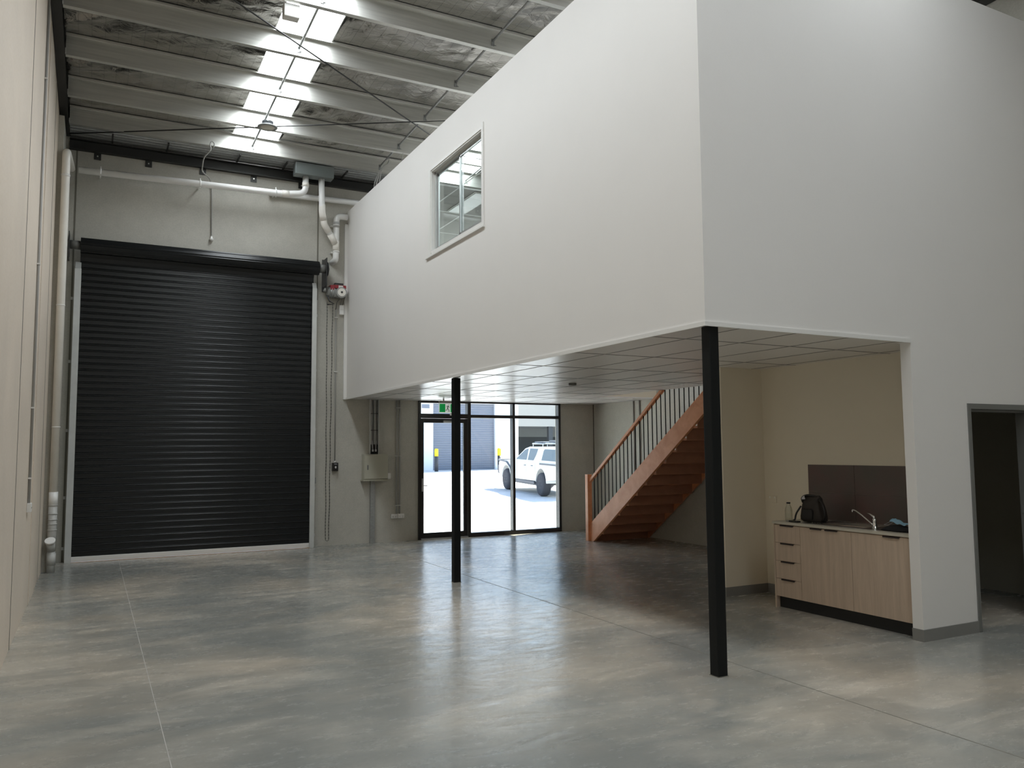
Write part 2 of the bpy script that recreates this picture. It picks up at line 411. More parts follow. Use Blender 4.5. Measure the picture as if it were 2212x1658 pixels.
fs = MB(); fs.box(XB + 0.11, 7.93, YB + 0.13, YF, 2.62, 2.9); fs.box(7.93, XR, 11.98, YF, 2.62, 2.9); fs.box(7.93, XR, YB + 0.13, 7.97, 2.62, 2.9)
struct('floor_upper', fs, 'carpet')
# suspended soffit
cs = MB()
for a in ((XB, 6.30, YB, YB + 0.13), (XB, 7.96, YB + 0.13, YF), (7.96, XR, 11.95, YF), (7.96, XR, YB + 0.13, 8.0)): cs.box(a[0], a[1], a[2], a[3], ZC, ZC + 0.02)
cso = struct('ceiling_soffit', cs, 'tile_white')
gr = MB()
for k in range(-1, 10):
    x = 4.39 + 0.6 * k
    if x < XB + 0.02: continue
    if x < 7.96: gr.box(x - 0.007, x + 0.007, YB if x < 6.28 else YB + 0.18, YF, ZC - 0.0025, ZC)
    elif x < XR: gr.box(x - 0.007, x + 0.007, 11.95, YF, ZC - 0.0025, ZC)
for k in range(0, 8):
    y = 5.26 + 1.2 * k
    gr.box(XB, 7.96 if y < 11.95 else XR, y - 0.007, y + 0.007, ZC - 0.003, ZC - 0.0004)
obj('ceiling_grid', gr, 'grid_dark', cso)
vd = MB()
vd.box(7.93, 7.958, 8.0, 11.98, ZC + 0.02, 2.95); vd.box(7.958, XR, 11.952, 11.98, ZC + 0.02, 2.95); vd.box(7.958, XR, 7.97, 7.998, ZC + 0.02, 2.95)
struct('trim_4', vd, 'plaster_cream')
# upper room : walls, ceiling grid
wu = MB(); wu.box(XB + 0.11, 5.37, YF - 0.06, YF - 0.005, 2.9, 5.96); wu.box(8.43, XR, YF - 0.06, YF - 0.005, 2.9, 5.96); wu.box(5.37, 8.43, YF - 0.06, YF - 0.005, 2.9, 3.75); wu.box(5.37, 8.43, YF - 0.06, YF - 0.005, 5.2, 5.96)
struct('wall_upper', wu, 'plaster')
w3 = MB(); w3.box(5.37, 5.42, YF + 0.05, YF + 0.12, 3.75, 5.2); w3.box(8.38, 8.43, YF + 0.05, YF + 0.12, 3.75, 5.2); w3.box(6.87, 6.92, YF + 0.05, YF + 0.12, 3.75, 5.2); w3.box(5.42, 8.38, YF + 0.05, YF + 0.12, 3.75, 3.8); w3.box(5.42, 8.38, YF + 0.05, YF + 0.12, 5.15, 5.2)
w3o = struct('window_3', w3, 'frame_black'); obj('glass_pane', box(5.42, 8.38, YF + 0.08, YF + 0.086, 3.8, 5.15), 'clear_glass', w3o)
uc = MB(); uc.box(XB + 0.11, XR, 10.65, YF - 0.06, 5.5, 5.52)
mat('tile_grey', (0.50, 0.485, 0.46), 0.8)
uco = struct('ceiling_upper', uc, 'tile_grey')
ug = MB()
for k in range(0, 8): ug.box(4.7 + 0.6 * k - 0.012, 4.7 + 0.6 * k + 0.012, YB + 0.13, YF - 0.06, 5.4985, 5.5)
for k in range(-4, 3): ug.box(XB + 0.11, XR, 10.65 + 1.2 * k - 0.012, 10.65 + 1.2 * k + 0.012, 5.4985, 5.5)
obj('ceiling_grid', ug, 'grid_white', uco)
tl = thing('ceiling_light', 'white recessed ceiling light panel seen up through the upper window', 'ceiling light', (5.15, 11.2, 5.47))
obj('diffuser', box(5.0, 5.29, 10.72, 11.75, 5.475, 5.488), 'tile_white', tl); obj('housing', box(4.98, 5.31, 10.70, 11.77, 5.485, 5.492), 'grid_white', tl)

# --- kitchen nook walls
kn = MB()
kn.box(6.94, 7.06, YB + 0.10, 6.98, 0, ZC); kn.box(6.315, 7.06, 6.98, 7.08, 0, ZC); kn.box(7.06, XR, 6.98, 7.08, 0, ZC)
struct('wall_kitchen', kn, 'plaster_cream')
bb = MB()
bb.box(6.29, 7.045, YB - 0.01, YB, 0, 0.1); bb.box(6.29, 6.30, YB, 4.67, 0, 0.1)
struct('baseboard_front', bb, 'skirting')
bb = MB()
bb.box(6.305, 6.315, 6.97, 7.08, 0, 0.1); bb.box(6.315, 6.94, 6.97, 6.98, 0, 0.1); bb.box(6.93, 6.94, 6.32, 6.97, 0, 0.1)
struct('baseboard_kitchen', bb, 'skirting')
mat('store_wall_shade', (0.42, 0.41, 0.35), 0.8)  # wall colour darkened to stand in for the unlit store room
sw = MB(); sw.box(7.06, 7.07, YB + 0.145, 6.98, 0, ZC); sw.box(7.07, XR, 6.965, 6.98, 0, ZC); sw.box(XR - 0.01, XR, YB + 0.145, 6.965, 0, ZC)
struct('wall_store', sw, 'store_wall_shade')
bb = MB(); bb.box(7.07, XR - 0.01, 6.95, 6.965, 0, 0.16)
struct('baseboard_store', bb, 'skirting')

# --- internal doorway
d2 = thing('door_2', '', '', (7.49, YB + 0.05, 0)); del d2['label']; del d2['category']; d2['kind'] = 'structure'
f = MB(); f.box(7.045, 7.085, YB - 0.012, YB + 0.142, 0, 2.035); f.box(8.03, 8.07, YB - 0.012, YB + 0.142, 0, 2.035); f.box(7.085, 8.03, YB - 0.012, YB + 0.142, 1.985, 2.035)
f.box(7.085, 7.10, YB + 0.05, YB + 0.142, 0, 1.985); f.box(8.015, 8.03, YB + 0.05, YB + 0.142, 0, 1.985); f.box(7.10, 8.015, YB + 0.05, YB + 0.142, 1.965, 1.985)
obj('door_frame', f, 'door_frame_grey', d2, bevel=0.002)
obj('strike_plate', box(8.0105, 8.0155, YB + 0.06, YB + 0.13, 1.0, 1.08), 'alu', d2)

# ================================================================== ROOF
YP = [13.51] + [12.52 - 1.193 * k for k in range(15)]
SK = ((1.90, 2.63), (5.55, 6.29))
SKY0 = (YR - 0.2, 1.6)                      # where each skylight strip starts
rf = MB()
edges = [XL - 0.2, SK[0][0], SK[0][1], SK[1][0], SK[1][1], XR + 0.2]
for i in (0, 2, 4):
    a, b = edges[i], edges[i + 1]
    vs = [(YR - 0.2, zr(YR - 0.2) + 0.03), (YF + 0.4, zr(YF + 0.4) + 0.03), (YF + 0.4, zr(YF + 0.4) + 0.09), (YR - 0.2, zr(YR - 0.2) + 0.09)]
    rf.prism(vs, 'X', a, b)
roof = struct('ceiling', rf, 'galv_dull')
rf = MB(); rf.prism([(YR - 0.2, zr(YR - 0.2) + 0.03), (1.6, zr(1.6) + 0.03), (1.6, zr(1.6) + 0.09), (YR - 0.2, zr(YR - 0.2) + 0.09)], 'X', SK[1][0], SK[1][1])
obj('roof_sheet', rf, 'galv_dull', roof)
for (a, b), ys_ in zip(SK, SKY0):
    s = MB(); s.quad((a, ys_, zr(ys_) + 0.04), (a, YF + 0.3, zr(YF + 0.3) + 0.04), (b, YF + 0.3, zr(YF + 0.3) + 0.04), (b, ys_, zr(ys_) + 0.04))
    o = obj('skylight_panel', s, 'skylight', roof); o['label'] = 'bright translucent skylight strip'
    e = MB()
    for x in (a, b):
        e.prism([(YR, zr(YR) - 0.01), (YF - 0.2, zr(YF - 0.2) - 0.01), (YF - 0.2, zr(YF - 0.2) + 0.035), (YR, zr(YR) + 0.035)], 'X', x - 0.008, x + 0.008)
    obj('skylight_edge', e, 'galv', roof)
# crumpled foil blanket between the purlins
def foil(x0, x1, seed):
    m_ = MB(); nx = max(2, int((x1 - x0) / 0.045))
    ys = YP + [YR - 0.1]
    for k in range(len(ys) - 1):
        ya, yb = ys[k] - 0.08, ys[k + 1] + 0.02
        ny = 20; grid = []
        for j in range(ny + 1):
            t = j / ny; y = ya + (yb - ya) * t; row = []
            for i in range(nx + 1):
                x = x0 + (x1 - x0) * i / nx
                p = Vector((x * 1.1 + seed, y * 1.5, k * 3.1))
                env = min(1.0, math.sin(math.pi * t) * 2.2) * (1.0 if t > 0.5 else 0.35 + 1.3 * t)
                big = noise.noise(p) ; fine = noise.noise(p * 3.3); ridg = 1 - abs(noise.noise(Vector((x * 2.3 + y * 2.9 + seed, y * 1.2 - x, k * 1.7)))) * 2
                amp = 0.35 + 1.3 * max(0, noise.noise(Vector((x * 0.5 + seed * 2, k * 2.3, 1.0))) + 0.25)
                z = zr(y) + 0.004 - env * (0.020 + amp * (0.040 * (big + 0.5) + 0.030 * fine + 0.034 * ridg))
                row.append(m_.bm.verts.new((x, y, z)))
            grid.append(row)
        for j in range(ny):
            for i in range(nx):
                fc = m_.bm.faces.new((grid[j][i], grid[j][i + 1], grid[j + 1][i + 1], grid[j + 1][i])); fc.smooth = True
    o = obj('foil_insulation', m_, 'foil', roof); return o
foil(-0.45, SK[0][0] - 0.01, 0.0); foil(SK[0][1] + 0.01, SK[1][0] - 0.01, 5.0); foil(SK[1][1] + 0.01, XR, 11.0)

ORD = ['first', 'second', 'third', 'fourth', 'fifth', 'sixth', 'seventh', 'eighth', 'ninth', 'tenth', 'eleventh', 'twelfth', 'thirteenth', 'fourteenth', 'fifteenth', 'sixteenth']
def purlin_mesh(y, x0, x1):
    zt = zr(y); t = 0.003; d = 0.255; m_ = MB()
    pts = [(y - 0.085, zt - 0.026), (y - 0.085, zt), (y, zt), (y, zt - d + t), (y + 0.07, zt - d + t), (y + 0.07, zt - d + 0.022), (y + 0.067, zt - d + 0.022), (y + 0.067, zt - d), (y - t, zt - d), (y - t, zt - t), (y - 0.082, zt - t), (y - 0.082, zt - 0.026)]
    m_.prism(pts, 'X', x0, x1); return m_
for k, y in enumerate(YP):
    lab = 'galvanised steel roof purlin spanning the bay, ' + ORD[k] + ' from the wall above the black shutter'
    if k == 0: lab = 'galvanised steel roof purlin nearest the far wall, running just above the rain box'
    p = thing('roof_purlin', lab, 'roof beam', (4.4, y, zr(y) - 0.255), 'steel roof purlins')
    obj('web', purlin_mesh(y, -0.44, 9.07), 'galv', p)
    cl = MB(); cl.box(-0.445, -0.437, y - 0.055, y + 0.002, zr(y) - 0.25, zr(y) - 0.19); obj('cleat', cl, 'switch_white', p)
# bridging channels between purlins
for bx, nm in ((2.222, 'in the skylight strip'), (4.42, 'beside the white upper wall'), (6.1, 'above the upper room')):
    for k in range(len(YP) - 1):
        if k > 9: continue
        y0, y1 = YP[k], YP[k + 1]
        t = thing('bridging_bar', f'thin galvanised bridging bar {nm}, between the {ORD[k]} and {ORD[k+1]} purlins', 'steel bar', (bx, y0, zr(y0) - 0.2), 'bridging bars between the purlins')
        m_ = MB(); m_.tube([(bx, y0 - 0.006, zr(y0) - 0.15), (bx, y1 + 0.006, zr(y1) - 0.15)], 0.016, 6)
        obj('bar', m_, 'galv_dull', t)
        m_ = MB(); m_.box(bx - 0.02, bx + 0.02, y0 - 0.012, y0 - 0.0035, zr(y0) - 0.215, zr(y0) - 0.12); m_.cyl((bx + 0.01, y0 - 0.012, zr(y0) - 0.2), (bx + 0.035, y0 - 0.03, zr(y0) - 0.215), 0.006, 6)
        obj('end_bracket', m_, 'galv_dull', t)

# rafters
def rafter(name, xa, xb, label, d=0.33):
    m_ = MB(); t = 0.012; y0, y1 = YR, YF - 0.12; xm = (xa + xb) / 2
    def sl(x0, x1, dz0, dz1): m_.prism([(y0, zr(y0) + dz0), (y1, zr(y1) + dz0), (y1, zr(y1) + dz1), (y0, zr(y0) + dz1)], 'X', x0, x1)
    sl(xa, xb, -d, -d + t); sl(xm - 0.004, xm + 0.004, -d + t, -0.02); sl(xa, xb, -0.02, -0.008)
    o = obj(name, m_, 'black_rafter'); tag(o, label, 'roof beam'); return o
rafter('steel_rafter', -0.555, -0.445, 'black steel rafter running along the top of the left concrete wall', 0.29)
rafter('steel_rafter', 9.08, 9.24, 'black steel rafter above the right end of the white upper wall', 0.32)
# cross bracing rods
def rod(p0, p1, label):
    o = obj('bracing_rod', MB().tube([p0, p1], 0.0095, 8), 'black_rafter'); tag(o, label, 'steel rod')
rod((-0.45, 7.95, 6.80), (5.2, 12.08, 6.645), 'dark diagonal roof bracing rod crossing in front of the skylight from the near left')
rod((-0.45, 13.93, 6.575), (6.4, 10.15, 6.72), 'dark diagonal roof bracing rod passing behind the hanging high bay light')

# wall beam, cleats, ribbed box gutter at far wall
wb = thing('wall_beam', 'black steel beam along the top of the far wall, above the white rain pipe', 'beam', (1.9, 14.0, 6.37))
m_ = MB(); m_.box(-0.44, 9.2, 14.055, 14.068, 6.37, 6.54); m_.box(-0.44, 9.2, 13.98, 14.055, 6.37, 6.382); m_.box(-0.44, 9.2, 13.98, 14.055, 6.528, 6.54)
obj('channel', m_, 'black_rafter', wb)
for x in (-0.05, 0.69, 1.52, 2.345, 3.16):
    cl = obj('fixing_plate', box(x - 0.05, x + 0.05, 14.056, 14.069, 6.265, 6.37), 'black_rafter', wb)
    obj('bolt', MB().cyl((x, 14.056, 6.32), (x, 14.046, 6.32), 0.012, 8), 'galv', cl)
bgx = thing('box_gutter', 'ribbed dark steel box gutter tucked between the first purlin and the far wall', 'gutter', (4.3, 13.85, 6.5))
m_ = MB(); pts = []
for k in range(23):
    y = 13.59 + 0.479 * k / 22; z = 6.625 - 0.05 * (k / 22) + (0.009 if k % 4 < 2 else 0); pts.append((y, z))
m_.strip(pts, 'X', -0.44, 9.1); obj('gutter_tray', m_, 'galv_dull', bgx)
for x in (0.15, 0.95, 2.05, 2.82, 3.86, 4.6):
    obj('strap', box(x - 0.012, x + 0.012, 13.60, 14.04, 6.535, 6.56), 'black_rafter', bgx)

# rain box (sump) with pipes
mat('slate_metal', (0.20, 0.225, 0.22), 0.45, metal=0.3)
sp = obj('rain_box', box(2.955, 3.615, 13.59, 13.80, 6.375, 6.58), 'slate_metal', bevel=0.004); tag(sp, 'grey metal rain box under the first purlin with two white pipes below it', 'rain box')
def ring(m_, p, d, r, w=0.02):
    p = Vector(p); d = Vector(d).normalized(); m_.cyl(p - d * w / 2, p + d * w / 2, r, 16)
# pipe 1: rain box -> long horizontal run -> left
r0 = 0.052
pp = thing('rain_pipe', 'long white rain pipe running level across the far wall above the black shutter', 'pipe', (1.3, 13.75, 5.95))
m_ = MB(); m_.tube([(3.155, 13.72, 6.375), (3.155, 13.72, 6.08), (2.80, 13.75, 6.035), (-0.30, 13.75, 5.965)], r0, 16, fil=0.12)
obj('pipe', m_, 'pvc', pp)
obj('socket', MB().cyl((3.155, 13.72, 6.27), (3.155, 13.72, 6.20), r0 + 0.006), 'pvc_cream', pp); obj('socket', MB().cyl((2.88, 13.745, 6.045), (2.76, 13.75, 6.034), r0 + 0.006, 16), 'pvc_cream', pp)
for x in (0.0, 1.45, 2.66):
    z = 5.972 + (x + 0.3) * 0.0226
    k = MB(); k.cyl((x - 0.012, 13.75, z), (x + 0.012, 13.75, z), r0 + 0.005); k.cyl((x, 13.75, z + 0.05), (x, 13.75, z + 0.085), 0.008, 8); k.cyl((x, 13.75, z - 0.05), (x, 13.75, z - 0.085), 0.008, 8); k.box(x - 0.01, x + 0.01, 13.79, YF, z - 0.01, z + 0.01)
    obj('clamp', k, 'pvc', pp)
# left downpipe
lp = thing('downpipe', 'tall white downpipe in the far left corner with a round inspection cap near the floor', 'pipe', (-0.442, 12.93, 0))
m_ = MB(); m_.tube([(-0.442, 12.93, 1.08), (-0.442, 12.93, 5.97), (-0.40, 13.8, 5.985)], 0.054, 20, fil=0.13, nf=10)
obj('pipe', m_, 'pvc_cream', lp)
m_ = MB(); m_.cyl((-0.442, 12.93, 0), (-0.442, 12.93, 0.32), 0.052, 20); m_.cyl((-0.442, 12.93, 0.1), (-0.442, 12.93, 0.26), 0.058, 20); obj('base_section', m_, 'pvc_dirty', lp)
m_ = MB(); m_.cyl((-0.442, 12.93, 0.3), (-0.442, 12.93, 0.92), 0.056, 20)
for z in (0.58, 0.66, 0.72, 0.80, 0.92): ring(m_, (-0.442, 12.93, z), (0, 0, 1), 0.060, 0.016)
m_.cyl((-0.442, 12.93, 0.30), (-0.455, 12.84, 0.43), 0.055, 20)
obj('branch', m_, 'pvc_dirty', lp)
m_ = MB(); m_.cyl((-0.455, 12.84, 0.425), (-0.458, 12.823, 0.45), 0.066, 24); obj('inspection_cap', m_, 'pvc', lp)
for z, wd in ((1.0, 0.2), (2.0, 0.01), (3.72, 0.012), (5.6, 0.03)):
    m_ = MB(); ring(m_, (-0.442, 12.93, z), (0, 0, 1), 0.0575, wd); obj('coupling', m_, 'pvc', lp)
# back horizontal pipe
bp_ = obj('rain_pipe', MB().tube([(2.6, 14.0, 6.09), (4.75, 14.0, 6.145)], 0.05, 16), 'pvc'); tag(bp_, 'short white rain pipe on the far wall behind the two pipes of the rain box', 'pipe')
# crooked downpipe and branch from upper wall
cp = thing('downpipe', 'crooked white downpipe dropping from the rain box to a wall outlet beside the shutter', 'pipe', (3.6, 13.85, 4.9))
m_ = MB(); m_.tube([(3.43, 13.72, 6.375), (3.452, 13.74, 5.82), (3.50, 13.80, 5.66), (3.50, 13.80, 5.62), (3.735, 13.92, 5.32)], r0, 16, fil=0.12)
obj('pipe', m_, 'pvc', cp)
m_ = MB(); m_.tube([(3.452, 13.742, 5.93), (3.452, 13.742, 5.80), (3.495, 13.795, 5.67)], r0 + 0.005, 16, fil=0.06); m_.tube([(3.495, 13.80, 5.70), (3.505, 13.80, 5.60), (3.60, 13.85, 5.49)], r0 + 0.005, 16, fil=0.06); m_.cyl((3.63, 13.865, 5.455), (3.735, 13.92, 5.31), r0 + 0.006)
obj('bend', m_, 'pvc_cream', cp)
m_ = MB(); m_.tube([(3.955, 13.93, 5.815), (3.762, 13.93, 5.815), (3.755, 13.93, 5.10), (3.755, 13.94, 5.02), (3.72, 14.07, 4.99)], r0 + 0.001, 16, fil=0.11)
obj('branch', m_, 'pvc', cp)
obj('junction', MB().cyl((3.755, 13.93, 5.36), (3.755, 13.93, 5.18), r0 + 0.006), 'pvc_cream', cp); obj('junction', MB().cyl((3.76, 13.93, 5.70), (3.76, 13.93, 5.60), r0 + 0.006), 'pvc_dirty', cp)
for z in (5.645, 5.165):
    k = MB(); k.cyl((3.758, 13.93, z - 0.01), (3.758, 13.93, z + 0.01), r0 + 0.008); k.box(3.68, 3.835, 13.99, YF, z - 0.008, z + 0.008); obj('clamp', k, 'pvc', cp)

# ================================================================== ROLLER SHUTTER
rs = thing('roller_shutter', 'tall black ribbed roller shutter on the far wall, closed', 'roller shutter', (1.57, 13.97, 0))
pts = []; z = 0.075; y0 = 13.965
while z < 4.70:
    pts += [(y0 - 0.001, z), (y0, z + 0.030), (y0, z + 0.056), (y0 + 0.001, z + 0.062)] + [(y0 - 0.012 * math.sin(math.pi * q / 8), z + 0.064 + 0.0115 * (1 - math.cos(math.pi * q / 8))) for q in range(9)] + [(y0 + 0.004, z + 0.0885), (y0 + 0.004, z + 0.091)] + [(y0 - 0.004 * math.sin(math.pi * q / 4), z + 0.0915 + 0.0032 * (1 - math.cos(math.pi * q / 4))) for q in range(5)]
    z += 0.0985
cur = MB(); back = [(y0 + 0.014, pts[-1][1]), (y0 + 0.014, pts[0][1])]
cur.prism(pts + back, 'X', -0.235, 3.375, smooth=False)
obj('curtain', cur, 'shutter_black', rs)
mat('rail_alu', (0.80, 0.80, 0.78), 0.4, metal=0.1)
obj('bottom_rail', box(-0.235, 3.375, y0 - 0.022, y0 + 0.02, 0.004, 0.078), 'rail_alu', rs, bevel=0.003)
for x0, x1, top in ((-0.305, -0.215, 4.47), (3.345, 3.425, 4.47)):
    g = MB(); g.box(x0, x1, 13.905, 13.93, 0, top); g.box(x0 if x0 < 0 else x1 - 0.006, x0 + 0.006 if x0 < 0 else x1, 13.93, 14.07, 0, top)
    # flared top
    g.prism([(13.905, top), (13.93, top), (13.985, top + 0.11), (13.96, top + 0.11)], 'X', x0 + 0.005, x1 - 0.005)
    go = obj('guide_rail', g, 'galv_white', rs, bevel=0.002)
    for z in (0.2, 0.96, 1.98, 3.04, 4.02) if x0 < 0 else (0.2, 1.0, 2.02, 3.05, 4.02):
        s = -1 if x0 < 0 else 1; xx = (x0 if s < 0 else x1)
        k = MB(); k.box(min(xx, xx + s * 0.045), max(xx, xx + s * 0.045), 14.045, 14.07, z - 0.022, z + 0.022); k.cyl((xx + s * 0.024, 14.045, z), (xx + s * 0.024, 14.03, z), 0.010, 8)
        obj('fixing_lug', k, 'galv_white', go)
obj('lock_bracket', box(3.425, 3.47, 14.0, 14.07, 1.08, 1.18), 'galv_dull', rs)
# drum with ribs
dr = MB(); prof = []; yc, zc_, rr = 13.84, 4.815, 0.118
for k in range(48):
    a = 2 * math.pi * k / 48; r = rr - (0.007 if k % 8 in (0,) else 0) + (0.004 if k % 8 in (1, 7) else 0); prof.append((yc + r * math.cos(a), zc_ + r * math.sin(a)))
dr.prism(prof, 'X', -0.235, 3.43); obj('drum', dr, 'shutter_black', rs)
ap = MB(); ap.strip([(13.925, 4.74), (13.955, 4.66), (13.965, 4.58)], 'X', -0.235, 3.375); obj('curtain_neck', ap, 'shutter_black', rs)
obj('axle', MB().cyl((-0.38, yc, zc_), (-0.235, yc, zc_), 0.068, 20), 'door_frame_grey', rs); obj('axle', MB().cyl((3.43, yc, zc_), (3.545, yc, zc_), 0.075, 20), 'door_frame_grey', rs)
br = MB(); br.box(3.545, 3.557, 13.74, 14.07, 4.52, 5.0); br.box(3.545, 3.63, 14.05, 14.07, 4.45, 5.03)
obj('bracket', br, 'dark_metal', rs); obj('bolt', MB().cyl((3.59, 14.05, 4.98), (3.59, 14.035, 4.98), 0.02, 8).cyl((3.59, 14.05, 4.92), (3.59, 14.035, 4.92), 0.02, 8), 'galv_white', rs)
obj('bracket', box(-0.40, -0.388, 13.74, 14.07, 4.6, 5.0), 'dark_metal', rs)
sprk = MB(); sprk.cyl((3.57, yc, zc_), (3.585, yc, zc_), 0.125, 24); sprk.cyl((3.555, yc, zc_), (3.61, yc, zc_), 0.04, 16); obj('drive_wheel', sprk, 'dark_metal', rs)

# hoist motor
hm = thing('hoist_motor', 'small red and grey chain hoist motor on the wall right of the shutter', 'motor', (3.76, 13.95, 4.3))
m_ = MB(); m_.cyl((3.60, 13.93, 4.43), (3.80, 13.93, 4.43), 0.085, 20); m_.cyl((3.55, 13.93, 4.47), (3.60, 13.93, 4.45), 0.035, 12)
for x in (3.63, 3.67, 3.71): m_.cyl((x, 13.93, 4.43), (x + 0.014, 13.93, 4.43), 0.10, 20)
obj('motor_body', m_, 'galv_dull', hm)
m_ = MB(); m_.box(3.70, 3.93, 13.86, 14.02, 4.50, 4.56); m_.box(3.645, 3.72, 13.85, 14.02, 4.46, 4.55); obj('cover', m_, 'red', hm, bevel=0.006)
m_ = MB(); m_.cyl((3.845, 13.99, 4.43), (3.845, 13.845, 4.43), 0.095, 24); obj('gear_case', m_, 'galv_dull', hm)
m_ = MB(); m_.cyl((3.845, 13.845, 4.43), (3.845, 13.835, 4.43), 0.072, 24); obj('disc', m_, 'pvc_cream', hm)
obj('hub', MB().cyl((3.845, 13.835, 4.43), (3.845, 13.825, 4.43), 0.018, 16), 'dark_metal', hm)
m_ = MB(); m_.tube([(3.60, 13.90, 4.37), (3.64, 13.88, 4.26), (3.72, 13.88, 4.22), (3.60, 13.88, 4.20)], 0.014, 8); obj('lever', m_, 'dark_metal', hm)
obj('mount', box(3.76, 3.91, 13.98, 14.07, 4.36, 4.62), 'dark_metal', hm)
obj('name_plate', box(3.79, 3.87, 13.852, 13.859, 4.512, 4.55), 'switch_white', hm)
m_ = MB(); m_.tube([(3.93, 13.92, 4.50), (3.955, 13.95, 4.44), (3.93, 14.0, 4.32), (3.90, 14.03, 4.22)], 0.008, 8, fil=0.04); m_.tube([(3.88, 13.92, 4.35), (3.88, 13.98, 4.30), (3.87, 14.03, 4.22)], 0.008, 8, fil=0.03)
m_.tube([(3.86, 13.9, 4.36), (3.80, 13.98, 4.28), (3.795, 14.05, 4.15)], 0.008, 8, fil=0.04)
obj('lead', m_, 'cable', hm)
jb = thing('junction_box', 'small pale junction box below the hoist motor', 'electrical box', (3.895, 14.05, 4.06))
obj('case', box(3.855, 3.94, 14.02, YF, 4.06, 4.24), 'switch_white', jb, bevel=0.004); obj('cover', MB().box(3.865, 3.93, 14.015, 14.021, 4.07, 4.14).box(3.865, 3.93, 14.015, 14.021, 4.16, 4.23), 'pvc', jb)
# chain loop
ch = MB(); n = 150
for s0, s1 in ((3.60, 3.62), (3.70, 3.675)):
    for i in range(n):
        t0, t1 = i / n, (i + 1) / n; z0 = 4.25 - 4.12 * t0; z1 = 4.25 - 4.12 * (t0 + 0.93 / n); x = s0 + (s1 - s0) * t0 + 0.004 * math.sin(i * 0.21)
        ww = 0.0075 if i % 2 else 0.003; dd = 0.003 if i % 2 else 0.0075
        ch.box(x - ww, x + ww, 13.9 - dd, 13.9 + dd, z1 - 0.003, z0 + 0.001)
ch.tube([(3.62, 13.9, 0.13), (3.625, 13.9, 0.11), (3.65, 13.9, 0.10), (3.67, 13.9, 0.11), (3.675, 13.9, 0.13)], 0.005, 6)
tag(obj('hoist_chain', ch, 'chain'), 'long looped hand chain hanging from the hoist motor almost to the floor', 'chain')
# control box
cb = thing('control_box', 'small black push button control box on a conduit right of the shutter', 'control box', (3.805, 14.03, 1.286))
obj('case', box(3.757, 3.857, 13.995, YF, 1.286, 1.433), 'frame_black', cb, bevel=0.006)
obj('knob', MB().cyl((3.807, 13.995, 1.355), (3.807, 13.975, 1.355), 0.014, 12).box(3.80, 3.814, 13.97, 13.985, 1.335, 1.375), 'switch_white', cb)
obj('label_strip', box(3.785, 3.835, 13.9935, 13.9955, 1.405, 1.415), 'tag_white', cb)
m_ = MB(); m_.cyl((3.807, 14.05, 1.45), (3.80, 14.05, 4.16), 0.010, 10); obj('conduit', m_, 'conduit_grey', cb)
obj('gland', MB().cyl((3.807, 14.04, 1.43), (3.807, 14.04, 1.465), 0.014, 10), 'switch_white', cb)
for z in (3.03, 4.0): obj('conduit_clip', box(3.775, 3.835, 14.035, YF, z, z + 0.015), 'switch_white', cb)

# switchboard
sb = thing('switchboard', 'cream metal switchboard cabinet on the grey wall left of the glass door', 'electrical cabinet', (4.5, 14.0, 1.11))
obj('cabinet_body', box(4.30, 4.745, 13.93, YF, 1.125, 1.575), 'board_cream', sb, bevel=0.004)
dd = obj('cabinet_door', box(4.31, 4.735, 13.915, 13.93, 1.14, 1.55), 'board_cream', sb, bevel=0.003)
obj('latch', box(4.355, 4.378, 13.909, 13.916, 1.30, 1.385), 'door_frame_grey', dd)
obj('rain_lip', box(4.28, 4.77, 13.90, YF, 1.105, 1.125), 'board_cream', sb)
obj('side_box', box(4.746, 4.80, 13.94, YF, 1.126, 1.235), 'switch_white', sb)
ct = thing('cable_tray', 'steel cable tray of corrugated cables rising from the switchboard to the ceiling', 'cable tray', (4.5, 14.03, 1.58))
m_ = MB(); m_.box(4.43, 4.44, 14.0, YF, 1.575, 2.555); m_.box(4.585, 4.595, 14.0, YF, 1.575, 2.555); m_.box(4.44, 4.585, 14.06, YF, 1.575, 2.555)
obj('tray', m_, 'galv_white', ct)
for i, x in enumerate((4.462, 4.495, 4.53, 4.563)):
    m_ = MB(); zz = 1.66; pts_ = []; rad = []
    while zz < 2.55: pts_.append((x + 0.003 * math.sin(zz * 9 + i), 14.035, zz)); rad.append(0.0135 if len(pts_) % 2 else 0.010); zz += 0.012
    m_.tube(pts_, rad, 8); obj('cable', m_, 'cable_pale' if i % 2 == 0 else 'cable', ct)
obj('cable_end', MB().box(4.442, 4.583, 14.02, 14.06, 1.58, 1.75), 'kick_black', ct)
obj('gland', MB().cyl((4.485, 14.01, 1.66), (4.485, 14.01, 1.62), 0.016, 10).cyl((4.54, 14.01, 1.66), (4.54, 14.01, 1.62), 0.016, 10).cyl((4.485, 14.012, 1.66), (4.47, 14.015, 1.82), 0.009, 8).cyl((4.54, 14.012, 1.66), (4.545, 14.015, 1.82), 0.009, 8), 'tag_white', ct)
obj('cable_tie', MB().box(4.442, 4.583, 14.015, 14.022, 2.30, 2.31).box(4.442, 4.583, 14.015, 14.022, 2.0, 2.01), 'kick_black', ct)
tag(obj('cable_duct', box(4.45, 4.53, 14.0, YF, 0, 1.105), 'galv_dull', bevel=0.003), 'galvanised cable duct running from the switchboard down to the floor', 'cable duct')
